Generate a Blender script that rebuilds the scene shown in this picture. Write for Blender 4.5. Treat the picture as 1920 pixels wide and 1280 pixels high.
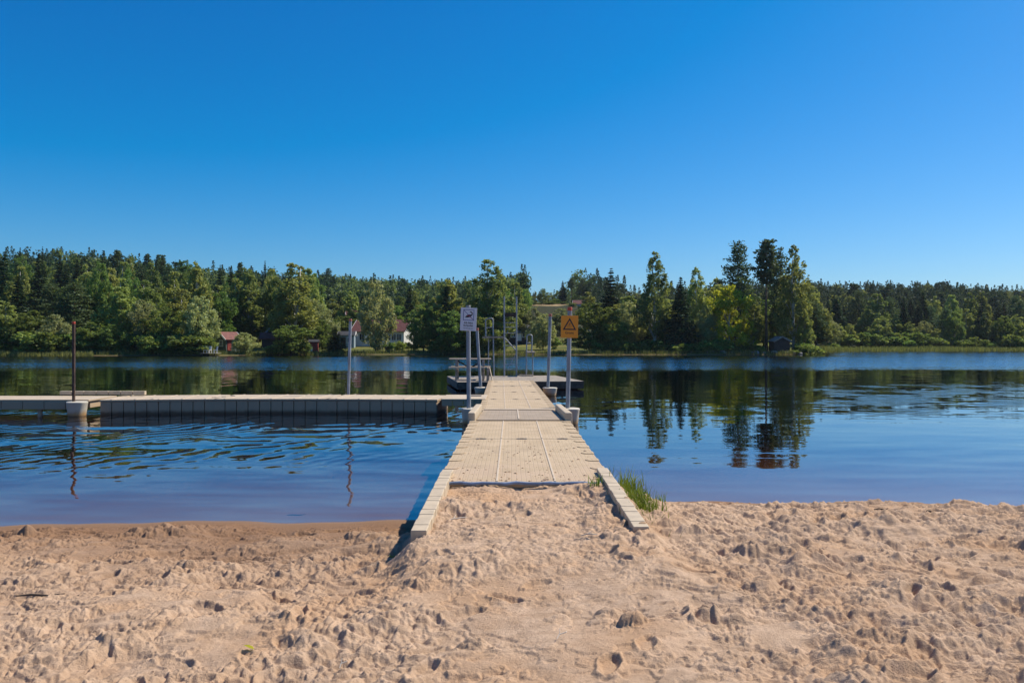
import bpy, math, random
import numpy as np
from mathutils import Vector, Matrix, Euler

R = math.radians
F = 1493.0                      # focal length in photograph pixels (28 mm on 36 mm, 1920 px)
CAM_Z = 2.0
scene = bpy.context.scene
for o in list(bpy.data.objects):
    bpy.data.objects.remove(o)

# ------------------------------------------------------------------ camera
cam_d = bpy.data.cameras.new("camera")
cam_d.lens = 28.0
cam_d.sensor_width = 36.0
cam_d.clip_start = 0.05
cam_d.clip_end = 6000.0
cam = bpy.data.objects.new("camera", cam_d)
scene.collection.objects.link(cam)
cam.location = (0, 0, CAM_Z)
cam.rotation_euler = (R(90), 0, 0)
scene.camera = cam

# ------------------------------------------------------------------ sky and sun
SUN_AZ, SUN_EL = 62.0, 49.0     # degrees to the right of the view direction, above the horizon
world = bpy.data.worlds.new("World")
scene.world = world
world.use_nodes = True
wt = world.node_tree
wt.nodes.clear()
w_out = wt.nodes.new("ShaderNodeOutputWorld")
w_bg = wt.nodes.new("ShaderNodeBackground")
w_sky = wt.nodes.new("ShaderNodeTexSky")
w_sky.sky_type = 'NISHITA'
w_sky.sun_disc = False
w_sky.sun_elevation = R(SUN_EL)
w_sky.sun_rotation = R(SUN_AZ)
w_sky.altitude = 0
w_sky.air_density = 1.0
w_sky.dust_density = 0.6
w_sky.ozone_density = 3.5
w_hsv = wt.nodes.new("ShaderNodeHueSaturation")
w_hsv.inputs["Saturation"].default_value = 1.25
w_mul = wt.nodes.new("ShaderNodeVectorMath"); w_mul.operation = 'MULTIPLY_ADD'   # the deep northern summer blue
w_mul.inputs[1].default_value = (0.76, 0.89, 1.08)
w_mul.inputs[2].default_value = (-0.92, -0.10, 0.58)
w_max = wt.nodes.new("ShaderNodeVectorMath"); w_max.operation = 'MAXIMUM'
w_max.inputs[1].default_value = (0.02, 0.02, 0.02)
w_bg.inputs["Strength"].default_value = 0.087
wt.links.new(w_sky.outputs[0], w_hsv.inputs["Color"])
wt.links.new(w_hsv.outputs[0], w_mul.inputs[0])
wt.links.new(w_mul.outputs[0], w_max.inputs[0])
wt.links.new(w_max.outputs[0], w_bg.inputs["Color"])
wt.links.new(w_bg.outputs[0], w_out.inputs["Surface"])

sun_d = bpy.data.lights.new("sun", 'SUN')
sun_d.energy = 4.9
sun_d.angle = R(0.5)
sun_d.color = (1.0, 0.92, 0.79)
sun = bpy.data.objects.new("sun", sun_d)
scene.collection.objects.link(sun)
_d = Vector((math.sin(R(SUN_AZ)) * math.cos(R(SUN_EL)), math.cos(R(SUN_AZ)) * math.cos(R(SUN_EL)), math.sin(R(SUN_EL))))
sun.rotation_euler = _d.to_track_quat('Z', 'Y').to_euler()
sun.location = (60, 40, 80)

vs = scene.view_settings
vs.view_transform = 'Standard'
vs.look = 'None'
vs.exposure = 0.27
vs.gamma = 1.0
scene.cycles.max_bounces = 8
scene.cycles.transparent_max_bounces = 12
scene.cycles.caustics_reflective = False
scene.cycles.caustics_refractive = False

# ------------------------------------------------------------------ node helper
class NT:
    def __init__(self, name, rough=None):
        self.m = bpy.data.materials.new(name)
        self.m.use_nodes = True
        self.t = self.m.node_tree
        self.t.nodes.clear()
        self.out = self.t.nodes.new("ShaderNodeOutputMaterial")
    def n(self, typ, **kw):
        nd = self.t.nodes.new(typ)
        for k, v in kw.items():
            setattr(nd, k, v)
        return nd
    def put(self, sock, v):
        if isinstance(v, bpy.types.NodeSocket):
            self.t.links.new(v, sock)
        elif v is not None:
            if isinstance(v, (tuple, list)) and len(v) == 3 and sock.type == 'RGBA':
                v = (*v, 1)
            sock.default_value = v
    def math(self, op, a, b=None, c=None, clamp=False):
        nd = self.n("ShaderNodeMath", operation=op, use_clamp=clamp)
        self.put(nd.inputs[0], a)
        if b is not None: self.put(nd.inputs[1], b)
        if c is not None: self.put(nd.inputs[2], c)
        return nd.outputs[0]
    def vmath(self, op, a, b=None, out=0):
        nd = self.n("ShaderNodeVectorMath", operation=op)
        self.put(nd.inputs[0], a)
        if b is not None: self.put(nd.inputs[1], b)
        return nd.outputs[out]
    def scale(self, v, s):
        nd = self.n("ShaderNodeVectorMath", operation='SCALE')
        self.put(nd.inputs[0], v); self.put(nd.inputs['Scale'], s)
        return nd.outputs[0]
    def ramp(self, fac, a, b, c=0.0, d=1.0, smooth=True):
        nd = self.n("ShaderNodeMapRange")
        nd.interpolation_type = 'SMOOTHSTEP' if smooth else 'LINEAR'
        self.put(nd.inputs[0], fac)
        for i, v in zip((1, 2, 3, 4), (a, b, c, d)): self.put(nd.inputs[i], v)
        return nd.outputs[0]
    def mix(self, fac, a, b):
        nd = self.n("ShaderNodeMix", data_type='RGBA')
        self.put(nd.inputs[0], fac); self.put(nd.inputs[6], a); self.put(nd.inputs[7], b)
        return nd.outputs[2]
    def noise(self, vec, scale, detail=2.0, rough=0.5, color=False, dist=0.0):
        nd = self.n("ShaderNodeTexNoise")
        self.put(nd.inputs["Vector"], vec)
        nd.inputs["Scale"].default_value = scale
        nd.inputs["Detail"].default_value = detail
        nd.inputs["Roughness"].default_value = rough
        nd.inputs["Distortion"].default_value = dist
        return nd.outputs["Color" if color else "Fac"]
    def pos(self):
        return self.n("ShaderNodeNewGeometry").outputs["Position"]
    def obj(self):
        return self.n("ShaderNodeTexCoord").outputs["Object"]
    def sep(self, v):
        nd = self.n("ShaderNodeSeparateXYZ"); self.put(nd.inputs[0], v)
        return nd.outputs
    def comb(self, x, y, z):
        nd = self.n("ShaderNodeCombineXYZ")
        for i, v in enumerate((x, y, z)): self.put(nd.inputs[i], v)
        return nd.outputs[0]
    def map(self, v, scale=(1, 1, 1), rot=(0, 0, 0), loc=(0, 0, 0)):
        nd = self.n("ShaderNodeMapping")
        self.put(nd.inputs["Vector"], v)
        nd.inputs["Scale"].default_value = scale
        nd.inputs["Rotation"].default_value = rot
        nd.inputs["Location"].default_value = loc
        return nd.outputs[0]
    def bump(self, h, strength=1.0, dist=0.01):
        nd = self.n("ShaderNodeBump")
        nd.inputs["Strength"].default_value = strength
        nd.inputs["Distance"].default_value = dist
        self.put(nd.inputs["Height"], h)
        return nd.outputs[0]
    def pbr(self, color, rough=0.6, metal=0.0, normal=None, spec=None):
        nd = self.n("ShaderNodeBsdfPrincipled")
        self.put(nd.inputs["Base Color"], color)
        self.put(nd.inputs["Roughness"], rough)
        self.put(nd.inputs["Metallic"], metal)
        if spec is not None: self.put(nd.inputs["Specular IOR Level"], spec)
        if normal is not None: self.put(nd.inputs["Normal"], normal)
        return nd.outputs[0]
    def done(self, surf, vol=None):
        self.t.links.new(surf, self.out.inputs["Surface"])
        if vol is not None: self.t.links.new(vol, self.out.inputs["Volume"])
        return self.m

M = {}
def plain(name, col, rough=0.6, metal=0.0, var=0.25, scale=6.0, bump=0.0, spec=None):
    t = NT(name)
    f = t.noise(t.obj(), scale, 4, 0.6)
    c = t.mix(t.ramp(f, 0.3, 0.7), tuple(v * (1 - var) for v in col), tuple(min(1, v * (1 + var)) for v in col))
    nrm = t.bump(t.noise(t.obj(), scale * 8, 3), 0.4, bump) if bump else None
    M[name] = t.done(t.pbr(c, rough, metal, nrm, spec))
    return M[name]

plain("galvanised_steel", (0.27, 0.28, 0.30), 0.5, 0.35, 0.2, 5)
plain("rusty_steel", (0.085, 0.05, 0.035), 0.75, 0.2, 0.4, 7)
plain("red_plastic", (0.50, 0.055, 0.02), 0.5, 0, 0.15)
plain("faded_red_plastic", (0.42, 0.14, 0.09), 0.6, 0, 0.25, 12)
plain("weathered_wood", (0.30, 0.24, 0.19), 0.8, 0, 0.3, 9, 0.004)
plain("dark_brown_wood", (0.085, 0.068, 0.052), 0.8, 0, 0.3, 6, 0.003)  # even dark brown for the platform's side beams
plain("grey_wood", (0.31, 0.255, 0.195), 0.85, 0, 0.3, 7, 0.004)
plain("pale_wood", (0.50, 0.39, 0.27), 0.7, 0, 0.25, 8, 0.003)
plain("dark_wood", (0.06, 0.045, 0.035), 0.85, 0, 0.3, 8)
plain("white_paint", (0.74, 0.73, 0.70), 0.55, 0, 0.06, 2)
plain("red_paint", (0.26, 0.035, 0.025), 0.75, 0, 0.15, 2)
plain("green_paint", (0.10, 0.125, 0.105), 0.7, 0, 0.12, 2)
plain("blue_grey_paint", (0.24, 0.31, 0.36), 0.7, 0, 0.12, 2)
plain("brown_paint", (0.05, 0.032, 0.024), 0.8, 0, 0.2, 2)
plain("red_tile", (0.17, 0.058, 0.045), 0.8, 0, 0.25, 3)
plain("dark_roof", (0.035, 0.034, 0.035), 0.7, 0, 0.2, 2)
plain("grey_sheet_roof", (0.17, 0.18, 0.19), 0.5, 0.2, 0.12, 2)
plain("window_glass", (0.02, 0.025, 0.03), 0.08, 0, 0.1)
plain("sign_white", (0.72, 0.70, 0.72), 0.35, 0, 0.03, 3)
plain("sign_yellow", (0.86, 0.30, 0.008), 0.35, 0, 0.03, 3)
plain("sign_black", (0.012, 0.010, 0.012), 0.4)
plain("sign_blue", (0.02, 0.035, 0.22), 0.4)
plain("sign_red", (0.50, 0.03, 0.03), 0.4)
plain("dark_rubber", (0.035, 0.035, 0.04), 0.7, 0, 0.3, 9)
plain("blue_grey_hose", (0.20, 0.26, 0.36), 0.55, 0, 0.3, 8)
plain("bark", (0.06, 0.045, 0.035), 0.9, 0, 0.4, 3)
plain("pine_bark", (0.16, 0.085, 0.05), 0.9, 0, 0.35, 2)
plain("dry_twig", (0.55, 0.47, 0.38), 0.7)
plain("stone", (0.24, 0.22, 0.20), 0.85, 0, 0.3, 3)

def birch_bark():
    t = NT("birch_bark")
    p = t.map(t.obj(), (3, 3, 9))
    f = t.noise(p, 1.0, 3, 0.6)
    c = t.mix(t.ramp(f, 0.55, 0.62), (0.52, 0.50, 0.46), (0.04, 0.035, 0.03))
    M["birch_bark"] = t.done(t.pbr(c, 0.8))
birch_bark()

def leaf_mat(name, dark, light, trans=0.35, hue=0.5, gloss=0.012):
    t = NT(name)
    geo = t.n("ShaderNodeNewGeometry")
    oi = t.n("ShaderNodeObjectInfo")
    ri = geo.outputs["Random Per Island"]
    c = t.mix(ri, dark, light)
    hs = t.n("ShaderNodeHueSaturation")
    t.put(hs.inputs["Color"], c)
    t.put(hs.inputs["Hue"], t.ramp(oi.outputs["Random"], 0, 1, 0.5 - 0.05 * hue, 0.5 + 0.035 * hue, False))
    t.put(hs.inputs["Value"], t.ramp(t.math('FRACT', t.math('MULTIPLY', oi.outputs["Random"], 7.31)), 0, 1, 0.72, 1.28, False))
    dif = t.n("ShaderNodeBsdfDiffuse"); t.put(dif.inputs["Color"], hs.outputs[0])
    tr = t.n("ShaderNodeBsdfTranslucent")
    warm = t.mix(0.5, hs.outputs[0], t.vmath('MULTIPLY', hs.outputs[0], (1.5, 1.35, 0.5)))
    t.put(tr.inputs["Color"], t.scale(warm, trans * 2.0))
    mx = t.n("ShaderNodeAddShader")
    t.t.links.new(dif.outputs[0], mx.inputs[0]); t.t.links.new(tr.outputs[0], mx.inputs[1])
    gl = t.n("ShaderNodeBsdfGlossy"); gl.inputs["Roughness"].default_value = 0.45
    gl.inputs["Color"].default_value = (0.9, 0.95, 1, 1)
    m2 = t.n("ShaderNodeMixShader"); m2.inputs[0].default_value = gloss
    t.t.links.new(mx.outputs[0], m2.inputs[1]); t.t.links.new(gl.outputs[0], m2.inputs[2])
    M[name] = t.done(m2.outputs[0])
leaf_mat("birch_leaves", (0.088, 0.115, 0.034), (0.203, 0.224, 0.068), 0.42)
leaf_mat("broad_leaves", (0.055, 0.094, 0.024), (0.137, 0.186, 0.046), 0.40)
leaf_mat("willow_leaves", (0.115, 0.137, 0.060), (0.230, 0.247, 0.115), 0.40)
leaf_mat("spruce_needles", (0.018, 0.035, 0.017), (0.053, 0.086, 0.034), 0.2, 0.4)
leaf_mat("pine_needles", (0.035, 0.060, 0.026), (0.094, 0.132, 0.055), 0.22, 0.4)
leaf_mat("yellow_leaves", (0.125, 0.150, 0.013), (0.250, 0.260, 0.026), 0.45, 0.2)
leaf_mat("shrub_leaves", (0.060, 0.090, 0.020), (0.150, 0.185, 0.042), 0.42)
leaf_mat("forest_leaves", (0.060, 0.088, 0.030), (0.154, 0.180, 0.064), 0.38)
leaf_mat("forest_needles", (0.022, 0.044, 0.024), (0.068, 0.101, 0.050), 0.2)
leaf_mat("grass_blades", (0.05, 0.095, 0.010), (0.15, 0.20, 0.028), 0.3, 0.2)
leaf_mat("reed_blades", (0.07, 0.085, 0.025), (0.17, 0.18, 0.06), 0.3, 0.2)

# ------------------------------------------------------------------ object helpers
COL = scene.collection
def tag(o, label=None, cat=None, group=None, kind=None):
    if label: o["label"] = label
    if cat: o["category"] = cat
    if group: o["group"] = group
    if kind: o["kind"] = kind
    return o
def thing(name, label, cat, loc=(0, 0, 0), rz=0.0, group=None):
    o = bpy.data.objects.new(name, None)
    o.empty_display_size = 0.2
    COL.objects.link(o)
    o.location = loc
    o.rotation_euler = (0, 0, rz)
    return tag(o, label, cat, group)
def mesh_np(name, V, Fq, mat=None, smooth=False):
    V = np.asarray(V, dtype=np.float32); Fq = np.asarray(Fq, dtype=np.int32)
    k = Fq.shape[1]
    me = bpy.data.meshes.new(name)
    me.vertices.add(len(V)); me.vertices.foreach_set("co", V.ravel())
    me.loops.add(Fq.size); me.loops.foreach_set("vertex_index", Fq.ravel())
    me.polygons.add(len(Fq)); me.polygons.foreach_set("loop_start", np.arange(0, Fq.size, k, dtype=np.int32))
    me.update(calc_edges=True)
    me.validate()
    if smooth: me.polygons.foreach_set("use_smooth", np.ones(len(Fq), dtype=bool))
    if mat: me.materials.append(mat)
    return me
def obj(name, me, parent=None, loc=(0, 0, 0)):
    o = bpy.data.objects.new(name, me)
    COL.objects.link(o)
    o.location = loc
    if parent is not None: o.parent = parent
    return o

class MB:
    """collects boxes, bars, tubes and prisms and links them as one mesh"""
    def __init__(s):
        s.v = []; s.f = []
    def add(s, vs_, fs_, mat=None):
        b = len(s.v)
        for p in vs_:
            p = Vector(p)
            s.v.append(mat @ p if mat is not None else p)
        s.f += [[i + b for i in f] for f in fs_]
        return s
    def box(s, c, size, rot=None):
        x, y, z = (d / 2 for d in size)
        P = [(-x, -y, -z), (x, -y, -z), (x, y, -z), (-x, y, -z), (-x, -y, z), (x, -y, z), (x, y, z), (-x, y, z)]
        m = Matrix.Translation(c)
        if rot is not None: m = m @ Euler(rot).to_matrix().to_4x4()
        return s.add(P, [(3, 2, 1, 0), (4, 5, 6, 7), (0, 1, 5, 4), (1, 2, 6, 5), (2, 3, 7, 6), (3, 0, 4, 7)], m)
    def tube(s, pts, r, n=10, cap=True):
        pts = [Vector(p) for p in pts]
        rr = r if isinstance(r, (list, tuple)) else [r] * len(pts)
        b = len(s.v)
        prev = None
        for i, p in enumerate(pts):
            t = (pts[min(i + 1, len(pts) - 1)] - pts[max(i - 1, 0)]).normalized()
            a = prev if prev is not None else (Vector((0, 0, 1)) if abs(t.z) < 0.9 else Vector((1, 0, 0)))
            u = (a - t * a.dot(t)).normalized(); w = t.cross(u)
            prev = u
            for k in range(n):
                an = 2 * math.pi * k / n
                s.v.append(p + (u * math.cos(an) + w * math.sin(an)) * rr[i])
        for i in range(len(pts) - 1):
            for k in range(n):
                k2 = (k + 1) % n
                s.f.append([b + i * n + k, b + i * n + k2, b + (i + 1) * n + k2, b + (i + 1) * n + k])
        if cap:
            s.f.append([b + k for k in range(n)][::-1])
            e = b + (len(pts) - 1) * n
            s.f.append([e + k for k in range(n)])
        return s
    def lathe(s, prof, c=(0, 0, 0), n=28):
        """profile of (radius, z) from bottom to top"""
        b = len(s.v); c = Vector(c)
        for r, z in prof:
            for k in range(n):
                a = 2 * math.pi * k / n
                s.v.append(c + Vector((r * math.cos(a), r * math.sin(a), z)))
        for i in range(len(prof) - 1):
            for k in range(n):
                k2 = (k + 1) % n
                s.f.append([b + i * n + k, b + i * n + k2, b + (i + 1) * n + k2, b + (i + 1) * n + k])
        s.f.append([b + k for k in range(n)][::-1])
        e = b + (len(prof) - 1) * n
        s.f.append([e + k for k in range(n)])
        return s
    def prism(s, poly, axis, a0, a1, m=None):
        """polygon of 2-D points extruded along axis ('x','y','z') from a0 to a1"""
        def P(u, v, w):
            return {'x': (w, u, v), 'y': (u, w, v), 'z': (u, v, w)}[axis]
        n = len(poly)
        vs_ = [P(u, v, a0) for u, v in poly] + [P(u, v, a1) for u, v in poly]
        fs_ = [list(range(n))[::-1], list(range(n, 2 * n))]
        fs_ += [[i, (i + 1) % n, n + (i + 1) % n, n + i] for i in range(n)]
        return s.add(vs_, fs_, m)
    def mesh(s, name, mat=None, smooth=False):
        import bmesh
        me = bpy.data.meshes.new(name)
        me.from_pydata([tuple(p) for p in s.v], [], s.f)
        bm = bmesh.new(); bm.from_mesh(me)
        bmesh.ops.recalc_face_normals(bm, faces=bm.faces)
        bm.to_mesh(me); bm.free()
        if mat: me.materials.append(mat)
        if smooth:
            me.polygons.foreach_set("use_smooth", np.ones(len(me.polygons), dtype=bool))
        return me
    def build(s, name, mat, parent=None, smooth=False, bevel=0.0, loc=(0, 0, 0), seg=2):
        o = obj(name, s.mesh(name, M[mat] if isinstance(mat, str) else mat, smooth), parent, loc)
        if bevel:
            b = o.modifiers.new("bevel", 'BEVEL'); b.width = bevel; b.segments = seg; b.limit_method = 'ANGLE'; b.angle_limit = R(40)
        if smooth:
            try:
                o.data.set_sharp_from_angle(angle=R(42))
            except Exception:
                pass
        return o

# ------------------------------------------------------------------ noise on numpy grids
def _hash(ix, iy, seed):
    h = (ix.astype(np.int64) * 374761393 + iy.astype(np.int64) * 668265263 + seed * 1274126177) & 0xFFFFFFFF
    h = ((h ^ (h >> 13)) * 1274126177) & 0xFFFFFFFF
    h = h ^ (h >> 16)
    return (h & 0xFFFF) / 65535.0
def vnoise(x, y, seed=0):
    x0 = np.floor(x); y0 = np.floor(y)
    fx = x - x0; fy = y - y0
    fx = fx * fx * fx * (fx * (fx * 6 - 15) + 10); fy = fy * fy * fy * (fy * (fy * 6 - 15) + 10)
    a = _hash(x0, y0, seed); b = _hash(x0 + 1, y0, seed); c = _hash(x0, y0 + 1, seed); d = _hash(x0 + 1, y0 + 1, seed)
    return (a * (1 - fx) + b * fx) * (1 - fy) + (c * (1 - fx) + d * fx) * fy
def fbm(x, y, seed=0, oct_=4, gain=0.5):
    s = 0; a = 1; t = 0
    for i in range(oct_):
        ca, sa = math.cos(0.6 * i), math.sin(0.6 * i)
        s = s + a * vnoise((x * ca - y * sa) * 2 ** i, (x * sa + y * ca) * 2 ** i, seed + i * 17)
        t += a; a *= gain
    return s / t
def sstep(a, b, x):
    t = np.clip((x - a) / (b - a), 0, 1)
    return t * t * (3 - 2 * t)

# ------------------------------------------------------------------ shape of the land
def waterline(x):
    return 0.07 * np.sin(np.asarray(x) * 1.35 + 1.0) + 0.045 * np.sin(np.asarray(x) * 3.3) + 0.02 * np.sin(np.asarray(x) * 8.1) + np.interp(x, [-40, -5.6, -3.2, -1.6, -0.6, 0.2, 1.3, 2.6, 4.5, 6.2, 40], [8.4, 8.62, 8.85, 8.92, 9.0, 9.6, 9.95, 10.0, 9.8, 9.55, 9.0])
def beach_mean(x, y):
    d = waterline(x) - y
    kk = 0.25 + 0.10 * sstep(-1.0, 1.5, x)
    z = np.where(d > 0, 0.50 * np.tanh(d * kk), np.maximum(0.075 * d, -0.9 + 0.018 * d))
    z = np.maximum(z, -1.8)
    # the sand heaped up level with the walkway between its kerbs
    heap = sstep(-0.95, -0.66, x) * (1 - sstep(0.98, 1.25, x)) * sstep(4.2, 5.9, y) * (1 - sstep(8.45, 8.75, y))
    z = z * (1 - heap) + (0.495 + 0.03 * (1 - sstep(6.0, 7.0, y))) * heap
    # low bank beside the right kerb where the grass grows
    bank = np.exp(-((x - 1.25) / 0.32) ** 2) * sstep(6.0, 7.0, y) * (1 - sstep(8.4, 9.4, y))
    return z + 0.12 * bank
SH_T = [-4000, 0, 400, 600, 820, 1000, 1100, 1480, 1515, 1550, 1600, 1920, 5000]
SH_D = [112, 112, 113, 122, 124, 124, 121, 121, 123, 150, 160, 168, 175]
HT_T = [-3000, -200, 0, 200, 400, 560, 700, 850, 930, 990, 1090, 1140, 1200, 1400, 1510, 1750, 1920, 2300, 5000]
HT_H = [18, 20, 21.5, 18.5, 14.5, 16, 18.5, 15.5, 13, 16.0, 16.5, 12, 7, 14, 17, 18, 14, 9, 9]
HT_R = [300, 300, 300, 300, 310, 360, 430, 420, 360, 330, 330, 340, 360, 420, 450, 450, 450, 450, 450]
def ground(x, y):
    x = np.asarray(x, dtype=float); y = np.asarray(y, dtype=float)
    yy = np.maximum(y, 18.0)
    t = 960 + F * x / yy
    S = np.interp(t, SH_T, SH_D) + 2.2 * (vnoise(t / 37.0, t * 0, 5) - 0.5)
    d = yy - S
    H = np.interp(t, HT_T, HT_H); RR = np.interp(t, HT_T, HT_R)
    low = 0.12 + 0.055 * np.clip(d, 0, 40)
    hill = H * sstep(0, 1, np.clip((d - 14) / np.maximum(RR - S - 14, 1), 0, 1)) * 0.92
    land = low + hill + 1.2 * (fbm(x / 30, y / 30, 3, 3) - 0.5) * sstep(25, 60, d)
    land = land - 0.02 * np.maximum(yy - RR, 0)
    sea = np.maximum(0.12 * d - 0.1, -2.2)
    z = np.where(d > 0, land, np.where(d > -2, 0.12 + d * 0.2, np.minimum(sea, -0.28)))
    side = sstep(170, 260, np.abs(x)) * (1 - sstep(100, 130, y))
    z = z * (1 - side) + side * 1.5
    near = beach_mean(x, y) - 0.46
    w = 1 - sstep(13, 20, y)
    near = np.maximum(near, -2.2)
    return z * (1 - w) + near * w
def gz(x, y):
    return float(ground(np.array([x]), np.array([y]))[0])
def at(px, D):
    return (px - 960.0) / F * D
def zat(py, D):
    return CAM_Z + (640.0 - py) / F * D

# ---- terrain sheet
def axis(parts):
    out = []
    for a, b, s in parts:
        out.append(np.arange(a, b, s))
    return np.concatenate(out + [[parts[-1][1]]])
tx = axis([(-1500, -400, 50), (-400, -120, 7), (-120, 150, 3.2), (150, 420, 7), (420, 1500, 50)])
ty = axis([(-80, 0, 8), (0, 20, 2), (20, 100, 8), (100, 180, 1.8), (180, 480, 6), (480, 1500, 60)])
X, Y = np.meshgrid(tx, ty)
Z = ground(X, Y)
def grid_mesh(name, X, Y, Z, mat, smooth=True):
    ny, nx = X.shape
    V = np.stack([X.ravel(), Y.ravel(), Z.ravel()], 1)
    i = np.arange(ny * nx).reshape(ny, nx)
    Fq = np.stack([i[:-1, :-1].ravel(), i[:-1, 1:].ravel(), i[1:, 1:].ravel(), i[1:, :-1].ravel()], 1)
    return mesh_np(name, V, Fq, mat, smooth)

def terrain_mat():
    t = NT("terrain")
    p = t.pos(); x, y, z = t.sep(p)
    n1 = t.noise(p, 0.12, 4, 0.6); n2 = t.noise(p, 1.6, 4, 0.6)
    grass = t.mix(t.ramp(n2, 0.3, 0.7), (0.055, 0.075, 0.016), (0.125, 0.135, 0.034))
    dry = t.mix(t.ramp(n2, 0.35, 0.65), (0.20, 0.17, 0.05), (0.13, 0.135, 0.035))
    g = t.mix(t.ramp(n1, 0.42, 0.62), grass, dry)
    floor_ = t.mix(n2, (0.022, 0.026, 0.010), (0.055, 0.055, 0.022))
    far = t.ramp(y, 150, 165)
    g = t.mix(far, g, floor_)
    # the dry hay field on the hill
    fx = t.math('DIVIDE', t.math('SUBTRACT', x, 14.0), 10.0)
    fy = t.math('DIVIDE', t.math('SUBTRACT', y, 318.0), 48.0)
    r = t.math('ADD', t.math('MULTIPLY', fx, fx), t.math('MULTIPLY', fy, fy))
    fm = t.math('SUBTRACT', 1.0, t.ramp(t.math('ADD', r, t.math('MULTIPLY', t.math('SUBTRACT', n1, 0.5), 0.9)), 0.75, 1.0))
    g = t.mix(fm, g, t.mix(n2, (0.30, 0.21, 0.10), (0.40, 0.29, 0.15)))
    mud = t.mix(n2, (0.10, 0.06, 0.035), (0.16, 0.10, 0.06))
    c = t.mix(t.ramp(z, -0.02, 0.14), mud, g)
    return t.done(t.pbr(c, 0.95, 0, t.bump(n2, 0.6, 0.15), 0.1))
terr = obj("terrain", grid_mesh("terrain", X, Y, Z, terrain_mat()))
tag(terr, "grassy banks, lake bed and wooded hills around the lake", None, None, "structure")

# ------------------------------------------------------------------ beach
def sand_mat():
    t = NT("sand")
    p = t.pos(); x, y, z = t.sep(p)
    n0 = t.noise(p, 1.3, 4, 0.6); n1 = t.noise(p, 9, 5, 0.65); n2 = t.noise(p, 160, 3, 0.7); n3 = t.noise(p, 45, 4, 0.7)
    c = t.mix(t.ramp(n1, 0.3, 0.7), (0.41, 0.275, 0.176), (0.57, 0.395, 0.265))
    c = t.mix(t.ramp(n0, 0.45, 0.7), c, (0.48, 0.300, 0.175))
    c = t.mix(t.ramp(n2, 0.60, 0.70), c, (0.20, 0.125, 0.08))
    c = t.mix(t.ramp(n3, 0.64, 0.72), c, (0.22, 0.14, 0.09))
    c = t.mix(t.ramp(n2, 0.28, 0.40, 0.55, 0.0), c, (0.74, 0.52, 0.34))
    damp = t.ramp(t.math('ADD', z, t.math('MULTIPLY', t.math('SUBTRACT', n0, 0.5), 0.22)), 0.05, t.ramp(x, -1.2, 0.6, 0.47, 0.26), 0.92, 0.0)
    c = t.mix(damp, c, (0.21, 0.112, 0.058))
    wet = t.ramp(z, 0.01, 0.07, 1.0, 0.0)
    c = t.mix(wet, c, (0.25, 0.145, 0.08))
    h = t.math('ADD', t.math('MULTIPLY', n3, 1.0), t.math('MULTIPLY', n2, 0.5))
    rough = t.ramp(z, 0.0, 0.035, 0.45, 0.95)
    return t.done(t.pbr(c, rough, 0, t.bump(h, 0.9, 0.012), 0.2))

rng = np.random.default_rng(11)
# the grid fans out slightly away from the frontage, so that the near sand is the most finely divided
bu = axis([(-26, -7, 3.0), (-7, -1, 0.12), (-1, 1, 0.00130), (1, 7, 0.12), (7, 26, 3.0)])
ny_ = int(math.log(10.3 / 3.1) / 0.0021)
by = np.concatenate([axis([(-30, -6, 3), (-6, 3.0, 0.25)])[:-1], 3.1 * (10.3 / 3.1) ** (np.arange(ny_) / ny_), axis([(10.3, 19.5, 0.25), (19.5, 46, 1.5)])])
def fan(y): return np.maximum(0.66 * np.minimum(y, 10.3) + 0.45, 2.5)
BY = np.repeat(by[:, None], len(bu), 1)
BX = bu[None, :] * fan(by)[:, None]
BZ = beach_mean(BX, BY)
dry = sstep(0.02, 0.12, BZ)                     # wet shore is smoothed by the water
path = np.exp(-((BX - 0.25 - 0.05 * (BY - 5)) / 0.55) ** 2) * (1 - sstep(6.2, 7.0, BY))   # trodden smooth
right = sstep(0.7, 2.2, BX)
A = dry * (1 - 0.45 * path)
A = A * (1 - 0.72 * right * (1 - sstep(0.25, 1.5, waterline(BX) - BY)))   # the right shore lies flatter by the water
def worley(x, y, seed, keep=1.0):
    """distance to the nearest kept jittered cell centre, and that cell's random value"""
    ix = np.floor(x); iy = np.floor(y)
    best = np.full(x.shape, 9.0); val = np.zeros(x.shape)
    for dx in (-1, 0, 1):
        for dy in (-1, 0, 1):
            cx = ix + dx; cy = iy + dy
            k = _hash(cx, cy, seed + 2)
            d = np.hypot(cx + _hash(cx, cy, seed) - x, cy + _hash(cx, cy, seed + 1) - y)
            d = np.where(k < keep, d, 9.0)
            m = d < best
            best = np.where(m, d, best); val = np.where(m, _hash(cx, cy, seed + 3), val)
    return best, val
wx = BX + 0.03 * (fbm(BX / 0.07, BY / 0.07, 81, 3) - 0.5); wy = BY + 0.03 * (fbm(BX / 0.07, BY / 0.07, 82, 3) - 0.5)
BZ = BZ + A * 0.11 * (fbm(BX / 1.0, BY / 0.9, 1, 3) - 0.5)
BZ = BZ + A * (0.060 + 0.035 * right) * (fbm(wx / 0.34, wy / 0.28, 2, 3, 0.4) - 0.5)
rid = 1 - np.abs(2 * fbm((wx + 0.8 * wy) / 0.42, (wy - 0.5 * wx) / 0.20, 12, 3) - 1)
BZ = BZ + A * (0.010 + 0.014 * right) * (rid ** 2 - 0.6)
crumbly = sstep(0.51, 0.62, fbm(wx / 0.55 + 4, wy / 0.45, 55, 4, 0.6) + 0.03 * right)
crumbly2 = sstep(0.51, 0.59, fbm(wx / 0.30 + 9, wy / 0.25, 66, 4, 0.6))
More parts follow.
